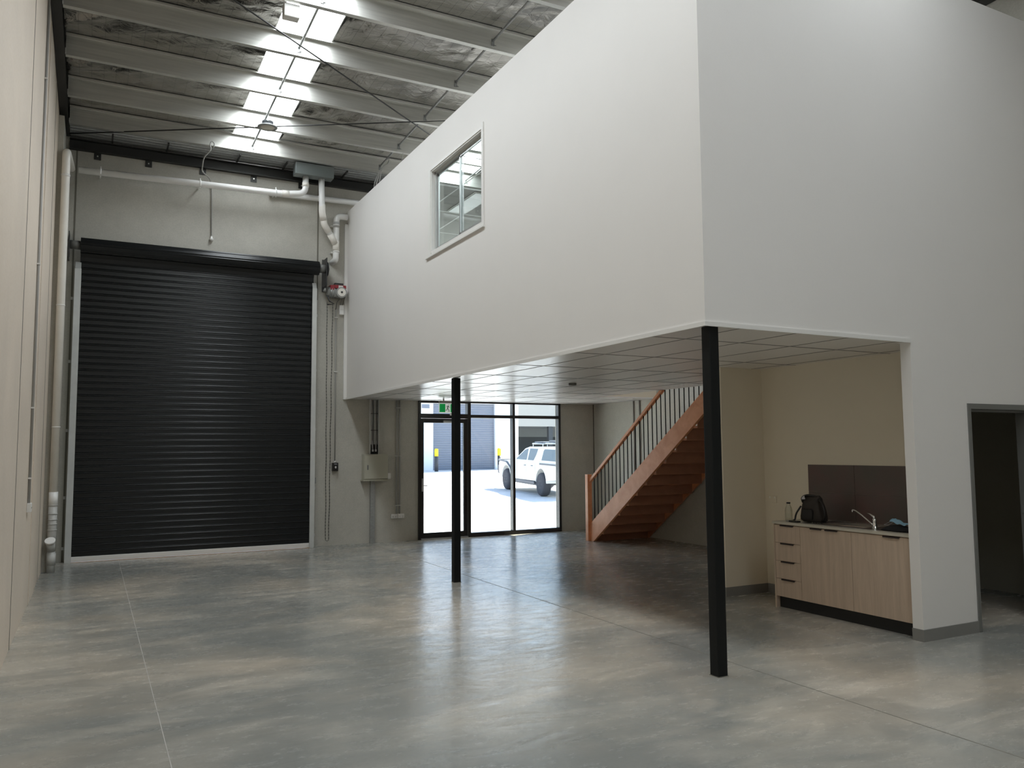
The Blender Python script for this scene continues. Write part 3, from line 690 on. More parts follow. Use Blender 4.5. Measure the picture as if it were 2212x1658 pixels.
def outlet(name, x0, x1, z0, z1, label, grp=None):
    t = thing(name, label, 'power outlet', ((x0 + x1) / 2, 14.05, z0), grp)
    obj('mounting_block', box(x0, x1, 14.03, YF, z0, z1), 'switch_white', t, bevel=0.003)
    m2 = MB()
    for f_ in (0.28, 0.72):
        xx = x0 + (x1 - x0) * f_; m2.box(xx - 0.008, xx - 0.004, 14.028, 14.031, z0 + 0.028, z0 + 0.042); m2.box(xx + 0.004, xx + 0.008, 14.028, 14.031, z0 + 0.028, z0 + 0.042); m2.box(xx - 0.002, xx + 0.002, 14.028, 14.031, z0 + 0.012, z0 + 0.022)
    obj('socket_slots', m2, 'door_frame_grey', t)
outlet('power_outlet', 4.845, 4.965, 0.415, 0.495, 'white double power outlet, left one of the pair low beside the glass door')
outlet('power_outlet', 4.975, 5.095, 0.415, 0.495, 'white double power outlet, right one of the pair low beside the glass door')
for x, wd in ((4.948, 'left'), (5.008, 'right')):
    t = thing('conduit', f'grey conduit dropping to the paired power outlets, {wd} one of two', 'conduit', (x, 14.05, 0.495))
    obj('pipe', MB().cyl((x, 14.05, 0.49), (x, 14.05, 2.556), 0.0125, 10), 'conduit_grey', t)
    for z in (0.64, 1.53, 2.41): obj('clip', box(x - 0.028, x + 0.028, 14.034, YF, z, z + 0.015), 'pvc_dirty', t)

# flexible conduit with sensor above shutter
fc = thing('sensor_cable', 'thin pale conduit curling down the far wall to a small sensor over the shutter', 'cable', (1.67, 14.04, 5.15))
obj('conduit', MB().tube([(1.60, 13.44, 6.53), (1.625, 13.43, 6.60), (1.575, 13.43, 6.64), (1.545, 13.43, 6.57), (1.575, 13.44, 6.50), (1.47, 13.55, 6.38), (1.47, 13.75, 6.22), (1.62, 13.96, 6.19), (1.667, 14.045, 6.05), (1.675, 14.05, 5.22)], 0.010, 8, fil=0.06), 'conduit_grey', fc)
obj('sensor', MB().lathe([(0.012, 0.05), (0.016, 0.04), (0.018, 0.02), (0.03, 0.012), (0.032, -0.01), (0.02, -0.03), (0.0, -0.035)], (1.677, 14.03, 5.18), 16), 'switch_white', fc)
obj('bracket', MB().box(1.66, 1.695, 14.03, YF, 5.16, 5.2), 'switch_white', fc)

# conduit + outlet on left wall
lc = thing('conduit', 'grey conduit running down the left concrete wall to an outlet', 'conduit', (XL, 9.6, 1.13))
obj('pipe', MB().cyl((XL + 0.015, 9.62, 1.13), (XL + 0.015, 9.62, 6.7), 0.0125, 10), 'conduit_grey', lc)
for z in (1.38, 2.1, 3.6, 5.6): obj('clip', box(XL, XL + 0.03, 9.592, 9.648, z, z + 0.015), 'switch_white', lc)
lo = thing('power_outlet', 'white power outlet on the left concrete wall at the end of its conduit', 'power outlet', (XL, 9.64, 1.05))
obj('mounting_block', box(XL, XL + 0.04, 9.57, 9.71, 1.045, 1.135), 'switch_white', lo, bevel=0.004)
obj('socket_slots', MB().box(XL + 0.039, XL + 0.042, 9.60, 9.605, 1.08, 1.095).box(XL + 0.039, XL + 0.042, 9.67, 9.675, 1.08, 1.095), 'door_frame_grey', lo)

# ================================================================== GLASS ENTRANCE
d1 = thing('door_1', '', '', (5.9, 14.1, 0)); del d1['label']; del d1['category']; d1['kind'] = 'structure'
fr = MB(); y0, y1 = 14.03, 14.15
fr.box(5.37, 5.415, y0, y1, 0, 2.56); fr.box(6.365, 6.43, y0, y1, 0, 2.56); fr.box(5.415, 6.365, y0, y1, 2.52, 2.56); fr.box(5.415, 6.365, y0, y1, 2.235, 2.32); fr.box(5.415, 6.365, y0, y1, 0, 0.02)
obj('door_frame', fr, 'frame_black', d1, bevel=0.002)
lf = MB(); ly0, ly1 = 14.045, 14.09
lf.box(5.42, 5.475, ly0, ly1, 0.025, 2.23); lf.box(6.285, 6.36, ly0, ly1, 0.025, 2.23); lf.box(5.475, 6.285, ly0, ly1, 2.15, 2.23); lf.box(5.475, 6.285, ly0, ly1, 0.025, 0.12)
leaf = obj('door_leaf', lf, 'frame_black', d1, bevel=0.002)
obj('glass_pane', box(5.475, 6.285, 14.064, 14.07, 0.12, 2.15), 'clear_glass', leaf); obj('transom_pane', box(5.415, 6.365, 14.10, 14.106, 2.32, 2.52), 'clear_glass', d1)
h = MB(); h.box(5.435, 5.46, 14.035, 14.045, 0.88, 1.12); h.cyl((5.447, 14.045, 0.99), (5.447, 13.99, 0.99), 0.008, 10); h.tube([(5.447, 13.992, 0.99), (5.53, 13.992, 0.99)], 0.008, 10)
obj('door_handle', h, 'alu', leaf)
obj('door_closer', MB().box(5.86, 6.06, 14.0, 14.045, 2.155, 2.19), 'alu', leaf)
obj('threshold', box(5.42, 6.36, 14.0, 14.12, 0.0, 0.022), 'alu', d1)
w1 = thing('window_1', '', '', (7.4, 14.1, 0)); del w1['label']; del w1['category']; w1['kind'] = 'structure'
fr = MB()
fr.box(7.335, 7.385, y0, y1, 0, 2.56); fr.box(8.38, 8.43, y0, y1, 0, 2.56); fr.box(6.43, 8.38, y0, y1, 2.53, 2.56)
fr.box(6.43, 7.335, y0, y1, 2.25, 2.31); fr.box(7.385, 8.38, y0, y1, 2.25, 2.31); fr.box(6.43, 7.335, y0, y1, 0, 0.075); fr.box(7.385, 8.38, y0, y1, 0, 0.075)
obj('window_frame', fr, 'frame_black', w1, bevel=0.002)
for a, b in ((6.43, 7.335), (7.385, 8.38)):
    obj('glass_pane', box(a, b, 14.10, 14.106, 0.075, 2.25), 'clear_glass', w1); obj('glass_pane', box(a, b, 14.10, 14.106, 2.31, 2.53), 'clear_glass', w1)

# exit sign
es = thing('exit_sign', 'green and white running man exit sign hanging from the soffit before the glass door', 'sign', (5.65, 13.3, 2.30))
obj('housing', box(5.475, 5.83, 13.27, 13.33, 2.475, 2.515), 'sign_housing', es); obj('hanger', MB().box(5.55, 5.57, 13.29, 13.31, 2.51, 2.558).box(5.74, 5.76, 13.29, 13.31, 2.51, 2.558), 'sign_housing', es)
obj('light_panel', box(5.47, 5.835, 13.292, 13.308, 2.30, 2.475), 'sign_white', es)
for a, b in ((5.480, 5.588), (5.690, 5.825)): obj('green_field', box(a, b, 13.287, 13.2915, 2.315, 2.462), 'sign_green', es)
m_ = MB(); yy = 13.289
def limb(pts_, r): m_.tube([(p[0], yy, p[1]) for p in pts_], r, 6)
m_.lathe([(0, -0.009), (0.009, 0), (0, 0.009)], (5.655, yy, 2.443), 10)
limb([(5.645, 2.428), (5.632, 2.385)], 0.0085); limb([(5.645, 2.425), (5.665, 2.405), (5.682, 2.404)], 0.004); limb([(5.642, 2.425), (5.617, 2.424), (5.606, 2.405)], 0.004)
limb([(5.632, 2.385), (5.655, 2.358), (5.662, 2.322)], 0.0055); limb([(5.632, 2.385), (5.618, 2.352), (5.594, 2.350)], 0.0055)
obj('running_figure', m_, 'sign_dark', es)
obj('test_box', box(5.69, 5.75, 13.28, 13.32, 2.262, 2.30), 'switch_white', es)

# soffit vent
sv = obj('smoke_detector', MB().lathe([(0.0, 0.0), (0.03, 0.0), (0.045, -0.012), (0.052, -0.02), (0.055, -0.028), (0.055, -0.0)][::-1], (5.92, 9.52, ZC - 0.003), 20), 'door_frame_grey'); tag(sv, 'small round detector on the suspended soffit between the two black columns', 'detector')

# ================================================================== COLUMNS
for (xa, ya, lab) in ((4.055, 4.59, 'black square steel column at the near corner of the white box'), (4.055, 9.355, 'black square steel column in mid room, farther one before the glass')):
    t = thing('steel_column', lab, 'column', (xa + 0.045, ya + 0.045, 0))
    obj('shaft', box(xa, xa + 0.09, ya, ya + 0.09, 0.0, ZC - 0.004), 'black_steel', t, bevel=0.006)
    obj('base_grout', box(xa - 0.004, xa + 0.094, ya - 0.004, ya + 0.094, 0, 0.004), 'sealant', t)

# ================================================================== MEZZANINE WINDOW
w2 = thing('window_2', '', '', (XB, 9.2, 4.32)); del w2['label']; del w2['category']; w2['kind'] = 'structure'
m_ = MB(); ya, yb, za, zb = 8.405, 9.98, 4.32, 5.42
for a in ((ya - 0.07, ya - 0.02, za - 0.07, zb + 0.09), (yb + 0.02, yb + 0.09, za - 0.07, zb + 0.04)): m_.box(XB - 0.016, XB, a[0], a[1], a[2], a[3])
m_.box(XB - 0.014, XB, ya - 0.02, yb + 0.02, zb + 0.015, zb + 0.05)
obj('architrave', m_, 'trim_white', w2, bevel=0.003)
m_ = MB(); m_.box(XB - 0.024, XB + 0.02, ya - 0.08, yb + 0.19, za - 0.08, za - 0.05); obj('window_sill', m_, 'trim_white', w2, bevel=0.003)
m_ = MB(); m_.box(XB - 0.004, XB + 0.11, ya - 0.02, ya, za - 0.02, zb + 0.015); m_.box(XB - 0.004, XB + 0.11, yb, yb + 0.02, za - 0.02, zb + 0.015); m_.box(XB - 0.004, XB + 0.11, ya, yb, za - 0.05, za); m_.box(XB - 0.004, XB + 0.11, ya, yb, zb, zb + 0.015)
obj('reveal', m_, 'trim_white', w2)
m_ = MB(); x0, x1 = XB + 0.045, XB + 0.10; t = 0.03
m_.box(x0, x1, ya, ya + t, za, zb); m_.box(x0, x1, yb - t, yb, za, zb); m_.box(x0, x1, ya, yb, za, za + t); m_.box(x0, x1, ya, yb, zb - t, zb)
obj('window_frame', m_, 'galv_white', w2)
for a, b, x in ((ya + t, 9.17, x0 + 0.004), (9.13, yb - t, x0 + 0.028)):
    m_ = MB(); s = 0.028
    m_.box(x, x + 0.022, a, a + s, za + t, zb - t); m_.box(x, x + 0.022, b - s, b, za + t, zb - t); m_.box(x, x + 0.022, a, b, za + t, za + t + s); m_.box(x, x + 0.022, a, b, zb - t - s, zb - t)
    so_ = obj('window_sash', m_, 'alu', w2); obj('glass_pane', box(x + 0.009, x + 0.013, a + s, b - s, za + t + s, zb - t - s), 'clear_glass', so_)

# loose cables by the roof
wc = thing('loose_cables', 'looped pale cables hanging under the roof behind the far end of the upper wall', 'cable', (4.25, 12.9, 5.97))
for i, (dx, q) in enumerate(((0, 0), (0.05, 0.1), (0.10, 0.05), (0.03, -0.08))):
    obj('cable', MB().tube([(4.42, 13.0, 6.70), (4.40, 13.0, 6.58), (4.33, 13.0, 6.54), (4.23 + dx * .4, 13.0, 6.40), (4.14 + dx, 13.0, 6.15 + q * .3), (4.19 + dx, 13.0, 5.9)], 0.006, 6, fil=0.09), 'cable_pale', wc)
obj('cable', MB().tube([(4.5, 12.525, 6.62), (4.5, 12.6, 6.50), (4.57, 12.6, 6.56), (4.6, 12.6, 6.45), (4.5, 12.6, 6.1), (4.5, 12.6, 5.9)], 0.005, 6, fil=0.09), 'cable_pale', wc)

# ================================================================== HIGH BAY LIGHT
def highbay(x, y, z, label):
    t = thing('high_bay_light', label, 'ceiling light', (x, y, z))
    obj('lens', MB().lathe([(0.0, -0.012), (0.08, -0.010), (0.115, 0.0), (0.115, 0.012)], (x, y, z), 28), 'lens', t)
    obj('rim', MB().lathe([(0.113, 0.012), (0.113, -0.006), (0.145, -0.002), (0.15, 0.010), (0.12, 0.022), (0.0, 0.024)], (x, y, z), 28), 'galv_dull', t)
    m_ = MB()
    m_.cyl((x, y, z + 0.02), (x, y, z + 0.05), 0.085, 20)
    for k in range(14):
        a = math.pi * k / 14; mx = Matrix.Translation((x, y, z + 0.02)) @ Matrix.Rotation(a, 4, 'Z'); m_.box(-0.085, 0.085, -0.003, 0.003, 0, 0.075, mx)
    obj('heat_sink', m_, 'lamp_body', t)
    m_ = MB()
    m_.cyl((x, y, z + 0.07), (x, y, z + 0.12), 0.022, 12)
    for k in range(7):
        m_.box(x - 0.012, x + 0.012, y + (0.0 if k % 2 else 0.0), y + 0.006, z + 0.12 + k * 0.012, z + 0.13 + k * 0.012)
    m_.tube([(x, y, z + 0.11), (x + 0.0, y + 0.03, z + 0.16), (x, y + 0.12, z + 0.20)], 0.006, 8, fil=0.02)
    obj('hook', m_, 'galv_dull', t); return t
highbay(2.255, 12.385, 6.60, 'round high bay light hanging under the skylight strip')
tag(obj('roof_junction_box', box(1.80, 1.98, 9.00, 9.12, 6.60, 6.76), 'switch_white', bevel=0.01), 'beige junction box at the edge of the skylight, high and near the camera', 'electrical box')

# ================================================================== STAIRCASE
st = thing('staircase', 'timber staircase with black balusters rising behind the near black column', 'staircase', (8.6, 10.2, 0))
S = 0.705; y_b = 12.34
def zs(y, z0): return z0 + (12.34 - y) * S
yt = 8.25
for x0 in (8.0, 9.19):
    lo = 0.295; hi = 0.30
    pts = [(12.327, 0.0), (12.327, 0.305), (yt, zs(yt, 0.297)), (yt, zs(yt, 0.297) - 0.325), (12.225, 0.0)]
    obj('stringer', MB().prism(pts, 'X', x0, x0 + 0.045), 'stair_timber', st, bevel=0.002)
n = 16; rise = 2.88 / 16; run = rise / S
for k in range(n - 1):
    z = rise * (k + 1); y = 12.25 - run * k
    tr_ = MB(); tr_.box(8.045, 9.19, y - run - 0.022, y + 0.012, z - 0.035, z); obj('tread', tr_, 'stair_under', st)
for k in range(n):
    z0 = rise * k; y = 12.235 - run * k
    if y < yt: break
    obj('riser', box(8.045, 9.19, y - 0.018, y, max(0.0, z0 - 0.03), z0 + rise - 0.035), 'riser_timber_shaded', st)
obj('newel_post', box(7.955, 8.045, 12.325, 12.41, 0, 1.185), 'stair_timber', st, bevel=0.003)
pts = [(12.335, 1.032), (12.335, 1.095), (8.25, zs(8.25, 1.095)), (8.25, zs(8.25, 1.032))]
obj('handrail', MB().prism(pts, 'X', 7.99, 8.05), 'stair_timber', st, bevel=0.006)
y = 12.21
while y > 8.35:
    obj('baluster', MB().cyl((8.022, y, zs(y, 0.28)), (8.022, y, zs(y, 1.04)), 0.0085, 8), 'black_steel', st); y -= 0.1148
for y, wd in ((12.65, 'left'), (12.46, 'right')):
    t = thing('conduit', f'dark conduit on the wall behind the stair balusters, {wd} one of two', 'conduit', (9.235, y, 1.2))
    obj('pipe', MB().cyl((9.235, y, 1.2), (9.235, y, 2.556), 0.013, 8), 'conduit_grey', t)

# ================================================================== KITCHENETTE
BX, BB, BY0, BY1, BZ = 6.36, 6.938, 4.672, 6.30, 0.882
bc = thing('base_cabinet', 'pale timber kitchenette cabinet with four drawers and dark pulls', 'cabinet', (6.66, 5.52, 0))
m_ = MB(); m_.box(BX + 0.02, BB, BY0, BY1 - 0.02, 0.115, BZ - 0.025); obj('body', m_, 'laminate', bc)
obj('end_panel', box(BX, BB, BY1 - 0.018, BY1, 0, BZ - 0.025), 'laminate', bc)
obj('kickboard', box(BX + 0.05, BX + 0.065, BY0, BY1 - 0.018, 0, 0.115), 'kick_black', bc)
zz = [0.118, 0.301, 0.481, 0.666, 0.850]
def pull(y0, y1, z, parent):
    m_ = MB(); m_.box(BX - 0.016, BX + 0.004, y0, y1, z + 0.001, z + 0.004); m_.box(BX - 0.016, BX - 0.013, y0, y1, z - 0.010, z + 0.004); obj('handle', m_, 'handle_dark', parent)
for i in range(4):
    d = obj('drawer', box(BX, BX + 0.018, 5.944, BY1 - 0.022, zz[i] + 0.0015, zz[i + 1] - 0.0015), 'laminate', bc, bevel=0.001)
    pull(6.02, 6.195, zz[i + 1] - 0.004, d)
for i, (a, b) in enumerate(((5.325, 5.940), (BY0 + 0.002, 5.321))):
    d = obj('door', box(BX, BX + 0.018, a, b, 0.1195, 0.848), 'laminate', bc, bevel=0.001)
    if i == 0: pull(5.66, 5.80, 0.846, d); pull(5.47, 5.62, 0.846, d)
    else: pull(4.80, 4.97, 0.846, d)
# bench top with a hole for the sink
m_ = MB(); SX0, SX1, SY0, SY1 = 6.48, 6.83, 5.28, 5.78
m_.box(BX - 0.012, BB, SY1, BY1 + 0.003, BZ - 0.025, BZ); m_.box(BX - 0.012, BB, BY0, SY0, BZ - 0.025, BZ); m_.box(BX - 0.012, SX0, SY0, SY1, BZ - 0.025, BZ); m_.box(SX1, BB, SY0, SY1, BZ - 0.025, BZ)
tag(obj('countertop', m_, 'benchtop'), 'pale cream kitchenette benchtop holding the sink, the bag and the bottle', 'countertop')
sk = thing('sink', 'stainless steel sink with drainers let into the benchtop', 'sink', (6.64, 5.36, BZ))
m_ = MB(); t = 0.003; x0, x1, ya, yb = 6.42, 6.88, 4.72, 5.98
m_.box(x0, SX0 + 0.005, ya, yb, BZ, BZ + t); m_.box(SX1 - 0.005, x1, ya, yb, BZ, BZ + t); m_.box(SX0, SX1, SY1 - 0.005, yb, BZ, BZ + t); m_.box(SX0, SX1, ya, SY0 + 0.005, BZ, BZ + t)
for k in range(5): m_.box(SX0 + 0.03, SX1 - 0.03, 5.81 + k * 0.033, 5.818 + k * 0.033, BZ + t, BZ + t + 0.003)
for k in range(9): m_.box(SX0 + 0.03, SX1 - 0.03, 4.76 + k * 0.04, 4.768 + k * 0.04, BZ + t, BZ + t + 0.003)
obj('rim', m_, 'steel_sink', sk)
m_ = MB(); d = 0.16
m_.box(SX0 + 0.004, SX0 + 0.006, SY0 + 0.004, SY1 - 0.004, BZ - d, BZ + t); m_.box(SX1 - 0.006, SX1 - 0.004, SY0 + 0.004, SY1 - 0.004, BZ - d, BZ + t)
m_.box(SX0 + 0.004, SX1 - 0.004, SY0 + 0.004, SY0 + 0.006, BZ - d, BZ + t); m_.box(SX0 + 0.004, SX1 - 0.004, SY1 - 0.006, SY1 - 0.004, BZ - d, BZ + t); m_.box(SX0 + 0.004, SX1 - 0.004, SY0 + 0.004, SY1 - 0.004, BZ - d, BZ - d + 0.002)
m_.cyl((6.65, 5.53, BZ - d), (6.65, 5.53, BZ - d + 0.006), 0.035, 20)
obj('bowl', m_, 'steel_sink', sk)
tp = thing('mixer_tap', 'chrome mixer tap with a long swivel spout by the sink', 'tap', (6.855, 5.39, BZ))
tx, ty = 6.53, 5.19
tp.location = (tx, ty, BZ); tp['_o'] = (tx, ty, BZ)
m_ = MB(); m_.lathe([(0.028, 0.003), (0.028, 0.010), (0.022, 0.016), (0.019, 0.06), (0.021, 0.075), (0.019, 0.095), (0.0, 0.10)], (tx, ty, BZ), 20); obj('tap_body', m_, 'chrome', tp)
m_ = MB(); m_.tube([(tx, ty + 0.01, BZ + 0.03), (tx + 0.01, ty + 0.07, BZ + 0.065), (tx + 0.02, ty + 0.17, BZ + 0.125), (tx + 0.03, ty + 0.24, BZ + 0.155), (tx + 0.032, ty + 0.272, BZ + 0.158), (tx + 0.032, ty + 0.275, BZ + 0.135)], 0.0075, 10, fil=0.03); obj('spout', m_, 'chrome', tp)
m_ = MB(); m_.tube([(tx, ty, BZ + 0.095), (tx, ty + 0.008, BZ + 0.112), (tx + 0.0, ty + 0.05, BZ + 0.135), (tx, ty + 0.085, BZ + 0.142)], [0.014, 0.013, 0.006, 0.004], 10); obj('lever', m_, 'chrome', tp)
# splashback
sp_ = thing('tile_splashback', 'brown tiled splashback on the kitchenette wall behind the sink', 'splashback', (6.935, 5.54, BZ))
for i, (a, b) in enumerate(((4.674, 5.127), (5.132, 5.727), (5.732, 6.328))):
    for z0, z1 in ((BZ, 1.165), (1.170, 1.46)):
        obj('tile', box(6.930, 6.9365, a, b, z0, z1), 'splash_tile', sp_)
obj('grout_bed', box(6.9365, 6.9395, 4.674, 6.33, BZ, 1.46), 'grout', sp_)
# outlet on the back wall of the nook
ko = thing('power_outlet', 'cream power outlet on the kitchenette wall above the end of the benchtop', 'power outlet', (6.935, 6.88, 1.03))
obj('plate', box(6.93, 6.94, 6.80, 6.925, 1.02, 1.10), 'plaster_cream', ko, bevel=0.002); obj('switches', MB().box(6.927, 6.931, 6.82, 6.835, 1.07, 1.09).box(6.927, 6.931, 6.89, 6.905, 1.07, 1.09), 'pvc_cream', ko)
# bottle
bt = thing('glass_bottle', 'clear glass bottle standing at the left end of the benchtop', 'bottle', (6.45, 6.165, BZ))
obj('glass_body', MB().lathe([(0.0, 0.002), (0.032, 0.002), (0.036, 0.008), (0.037, 0.115), (0.032, 0.142), (0.020, 0.168), (0.018, 0.185)], (6.45, 6.165, BZ), 20), 'bottle_glass', bt)
obj('base_ring', MB().lathe([(0.0, 0.001), (0.031, 0.001), (0.034, 0.006), (0.032, 0.012), (0.0, 0.010)], (6.45, 6.165, BZ), 20), 'tag_white', bt)
obj('cap', MB().lathe([(0.0, 0.198), (0.020, 0.198), (0.021, 0.185), (0.018, 0.183)], (6.45, 6.165, BZ), 20), 'bag_trim', bt)
# backpack
bk = thing('backpack', 'black fabric backpack standing open on the benchtop', 'backpack', (6.62, 5.92, BZ))
m_ = MB(); prof = [(0.0, 0.125, 0.07), (0.015, 0.150, 0.085), (0.05, 0.150, 0.088), (0.11, 0.128, 0.082), (0.17, 0.112, 0.072), (0.205, 0.108, 0.060), (0.235, 0.118, 0.050), (0.262, 0.100, 0.030)]
rings = []; nseg = 28
for i, (z, a, b) in enumerate(prof):
    rg = []
    for k in range(nseg):
        th = 2 * math.pi * k / nseg; e = 0.7
        cx_ = abs(math.cos(th)) ** e * (1 if math.cos(th) >= 0 else -1); sy_ = abs(math.sin(th)) ** e * (1 if math.sin(th) >= 0 else -1)
        wob = 0.006 * noise.noise(Vector((cx_ * 2, sy_ * 2, z * 14)))
        rg.append(m_.bm.verts.new((6.62 + sy_ * (b + wob), 5.90 + cx_ * (a + wob * 2) + 0.012 * (z / 0.25), BZ + 0.005 + z + 0.006 * math.sin(th * 2 + 1) * (i == len(prof) - 1))))
    rings.append(rg)
for a, b in zip(rings[:-1], rings[1:]):
    for k in range(nseg): f_ = m_.bm.faces.new((a[k], a[(k + 1) % nseg], b[(k + 1) % nseg], b[k])); f_.smooth = True
m_.bm.faces.new(rings[0][::-1]); m_.bm.faces.new(rings[-1])
obj('bag_body', m_, 'bag_fabric', bk)
m_ = MB(); m_.prism([(5.84, 0.03), (5.965, 0.03), (5.97, 0.11), (5.955, 0.135), (5.85, 0.135), (5.835, 0.11)], 'X', 6.515, 6.55)
for v in m_.bm.verts: v.co.z += BZ
obj('front_pocket', m_, 'bag_trim', bk, bevel=0.008)
obj('shoulder_strap', MB().tube([(6.59, 5.81, BZ + 0.235), (6.555, 5.735, BZ + 0.20), (6.55, 5.70, BZ + 0.12), (6.56, 5.715, BZ + 0.045), (6.58, 5.76, BZ + 0.02)], 0.009, 8, fil=0.05), 'bag_trim', bk)
obj('shoulder_strap', MB().tube([(6.545, 6.00, BZ + 0.16), (6.50, 6.03, BZ + 0.08), (6.49, 6.035, BZ + 0.02), (6.47, 6.04, BZ + 0.014)], 0.009, 8, fil=0.04), 'bag_trim', bk)
obj('top_flap', MB().tube([(6.60, 5.86, BZ + 0.262), (6.58, 5.93, BZ + 0.275), (6.58, 5.99, BZ + 0.262), (6.59, 6.03, BZ + 0.235), (6.575, 6.00, BZ + 0.20)], 0.012, 8, fil=0.03), 'bag_trim', bk)
m_ = MB(); m_.prism([(5.945, 0.232), (5.99, 0.228), (5.985, 0.25), (5.955, 0.268)], 'X', 6.545, 6.549)
for v in m_.bm.verts: v.co.z += BZ
obj('paper_tag', m_, 'tag_white', bk)
obj('strap_end', MB().box(6.40, 6.45, 5.92, 6.04, BZ + 0.001, BZ + 0.016), 'bag_trim', bk, bevel=0.005)
for ch_ in bk.children:
    for v in ch_.data.vertices: v.co.y += 0.085
    if ch_.name.startswith('bag_body'):
        for v in ch_.data.vertices: v.co.x += 0.012 * noise.noise(v.co * 16); v.co.y += 0.016 * noise.noise(v.co * 11 + Vector((3, 1, 2)))
# black cloth cap, mask
m_ = MB(); cx0, cy0 = 6.56, 4.965; N1, N2 = 12, 28; g = []
for i in range(N1 + 1):
    r = i / N1; row = []
    for k in range(N2):
        th = 2 * math.pi * k / N2; rx = 0.12 * r; ry = 0.16 * r
        z = 0.045 * (1 - r ** 2.4) + 0.006 * noise.noise(Vector((r * 3 * math.cos(th), r * 3 * math.sin(th), 0.3))) * (1 - r)
        row.append(m_.bm.verts.new((cx0 + rx * math.cos(th), cy0 + ry * math.sin(th), BZ + 0.006 + z)))
    g.append(row)
for a, b in zip(g[:-1], g[1:]):
    for k in range(N2): f_ = m_.bm.faces.new((a[k], a[(k + 1) % N2], b[(k + 1) % N2], b[k])); f_.smooth = True
m_.bm.faces.new(g[-1])
tag(obj('cloth_pouch', m_, 'cloth_black'), 'flat black cloth pouch lying at the right end of the sink', 'pouch')
fm = thing('face_mask', 'light blue disposable face mask lying on the black pouch', 'face mask', (6.585, 4.91, BZ + 0.05))
m_ = MB(); g = []
for i in range(11):
    row = []
    for j in range(7):
        u = i / 10; v = j / 6; y = 5.035 - 0.165 * u + 0.01 * math.sin(v * 6); x = 6.535 + 0.085 * v
        z = BZ + 0.052 + 0.030 * (1 - u) ** 2 + 0.012 * math.sin(u * 7 + v * 3) ** 2 + 0.022 * v * (1 - u) + 0.004 * math.sin(v * 18)
        row.append(m_.bm.verts.new((x, y, z)))
    g.append(row)
for i in range(10):
    for j in range(6): f_ = m_.bm.faces.new((g[i][j], g[i + 1][j], g[i + 1][j + 1], g[i][j + 1])); f_.smooth = True
mo = obj('mask_panel', m_, 'mask_blue', fm); md = mo.modifiers.new('solid', 'SOLIDIFY'); md.thickness = 0.002
obj('ear_loop', MB().tube([(6.55, 5.03, BZ + 0.085), (6.54, 5.07, BZ + 0.06), (6.55, 5.115, BZ + 0.042), (6.59, 5.08, BZ + 0.045), (6.60, 5.035, BZ + 0.08)], 0.0018, 6, fil=0.02), 'tag_white', fm)

# ================================================================== OUTSIDE
def zg(y): return -0.03 + 0.02 * (y - YF)
yd = MB(); yd.prism([(YF + 0.2, zg(YF) - 0.0), (120, zg(120)), (120, zg(120) - 0.3), (YF + 0.2, -0.4)], 'X', -60, 90)
yo = struct('floor_yard', yd, 'yard_concrete')
def lineq(p0, p1, wd):
    (x0, y0), (x1, y1) = p0, p1; d = Vector((x1 - x0, y1 - y0)).normalized(); nrm = Vector((-d.y, d.x)) * wd / 2
    m_ = MB(); m_.quad(*[(p[0] + s * nrm.x, p[1] + s * nrm.y, zg(p[1] + s * nrm.y) + 0.004) for p, s in (((x0, y0), 1), ((x1, y1), 1), ((x1, y1), -1), ((x0, y0), -1))])
    obj('painted_line', m_, 'line_paint', yo)
lineq((13.29, 29.0), (13.0, 18.0), 0.1); lineq((10.2, 29.0), (10.0, 18.0), 0.1)
cnp = MB(); cnp.box(XL - 0.2, XR + 0.2, YF + 0.18, YF + 1.3, 2.75, 2.9); struct('added_sun_canopy', cnp, 'opp_wall')  # added canopy, out of view, keeps direct sun off the entrance floor
# opposite building
YO = 41.3; zo = zg(YO)
ob = thing('warehouse', 'white warehouse across the yard with a large blue grey roller shutter', 'building', (10, YO + 5, zo))
m_ = MB(); m_.box(-12, 16.65, YO, YO + 0.25, zo, 9); m_.box(16.65, 20.45, YO, YO + 0.25, 4.22, 9); m_.box(20.45, 21.95, YO, YO + 0.25, zo, 9); m_.box(21.7, 21.95, YO + 0.25, YO + 14, zo, 9); m_.box(-12, 21.95, YO + 0.25, YO + 14, 8.8, 9)
obj('wall', m_, 'opp_wall', ob)
m_ = MB(); pts = []; z = zo
while z < 4.25: pts += [(YO + 0.16, z), (YO + 0.16, z + 0.075), (YO + 0.13, z + 0.09), (YO + 0.13, z + 0.115)]; z += 0.125
m_.strip(pts, 'X', 16.6, 20.5); obj('shutter_curtain', m_, 'opp_shutter', ob)
obj('louvre', MB().box(15.98, 16.42, YO - 0.03, YO, 3.95, 4.13).box(15.98, 16.42, YO - 0.05, YO, 3.91, 3.95), 'opp_shutter', ob)
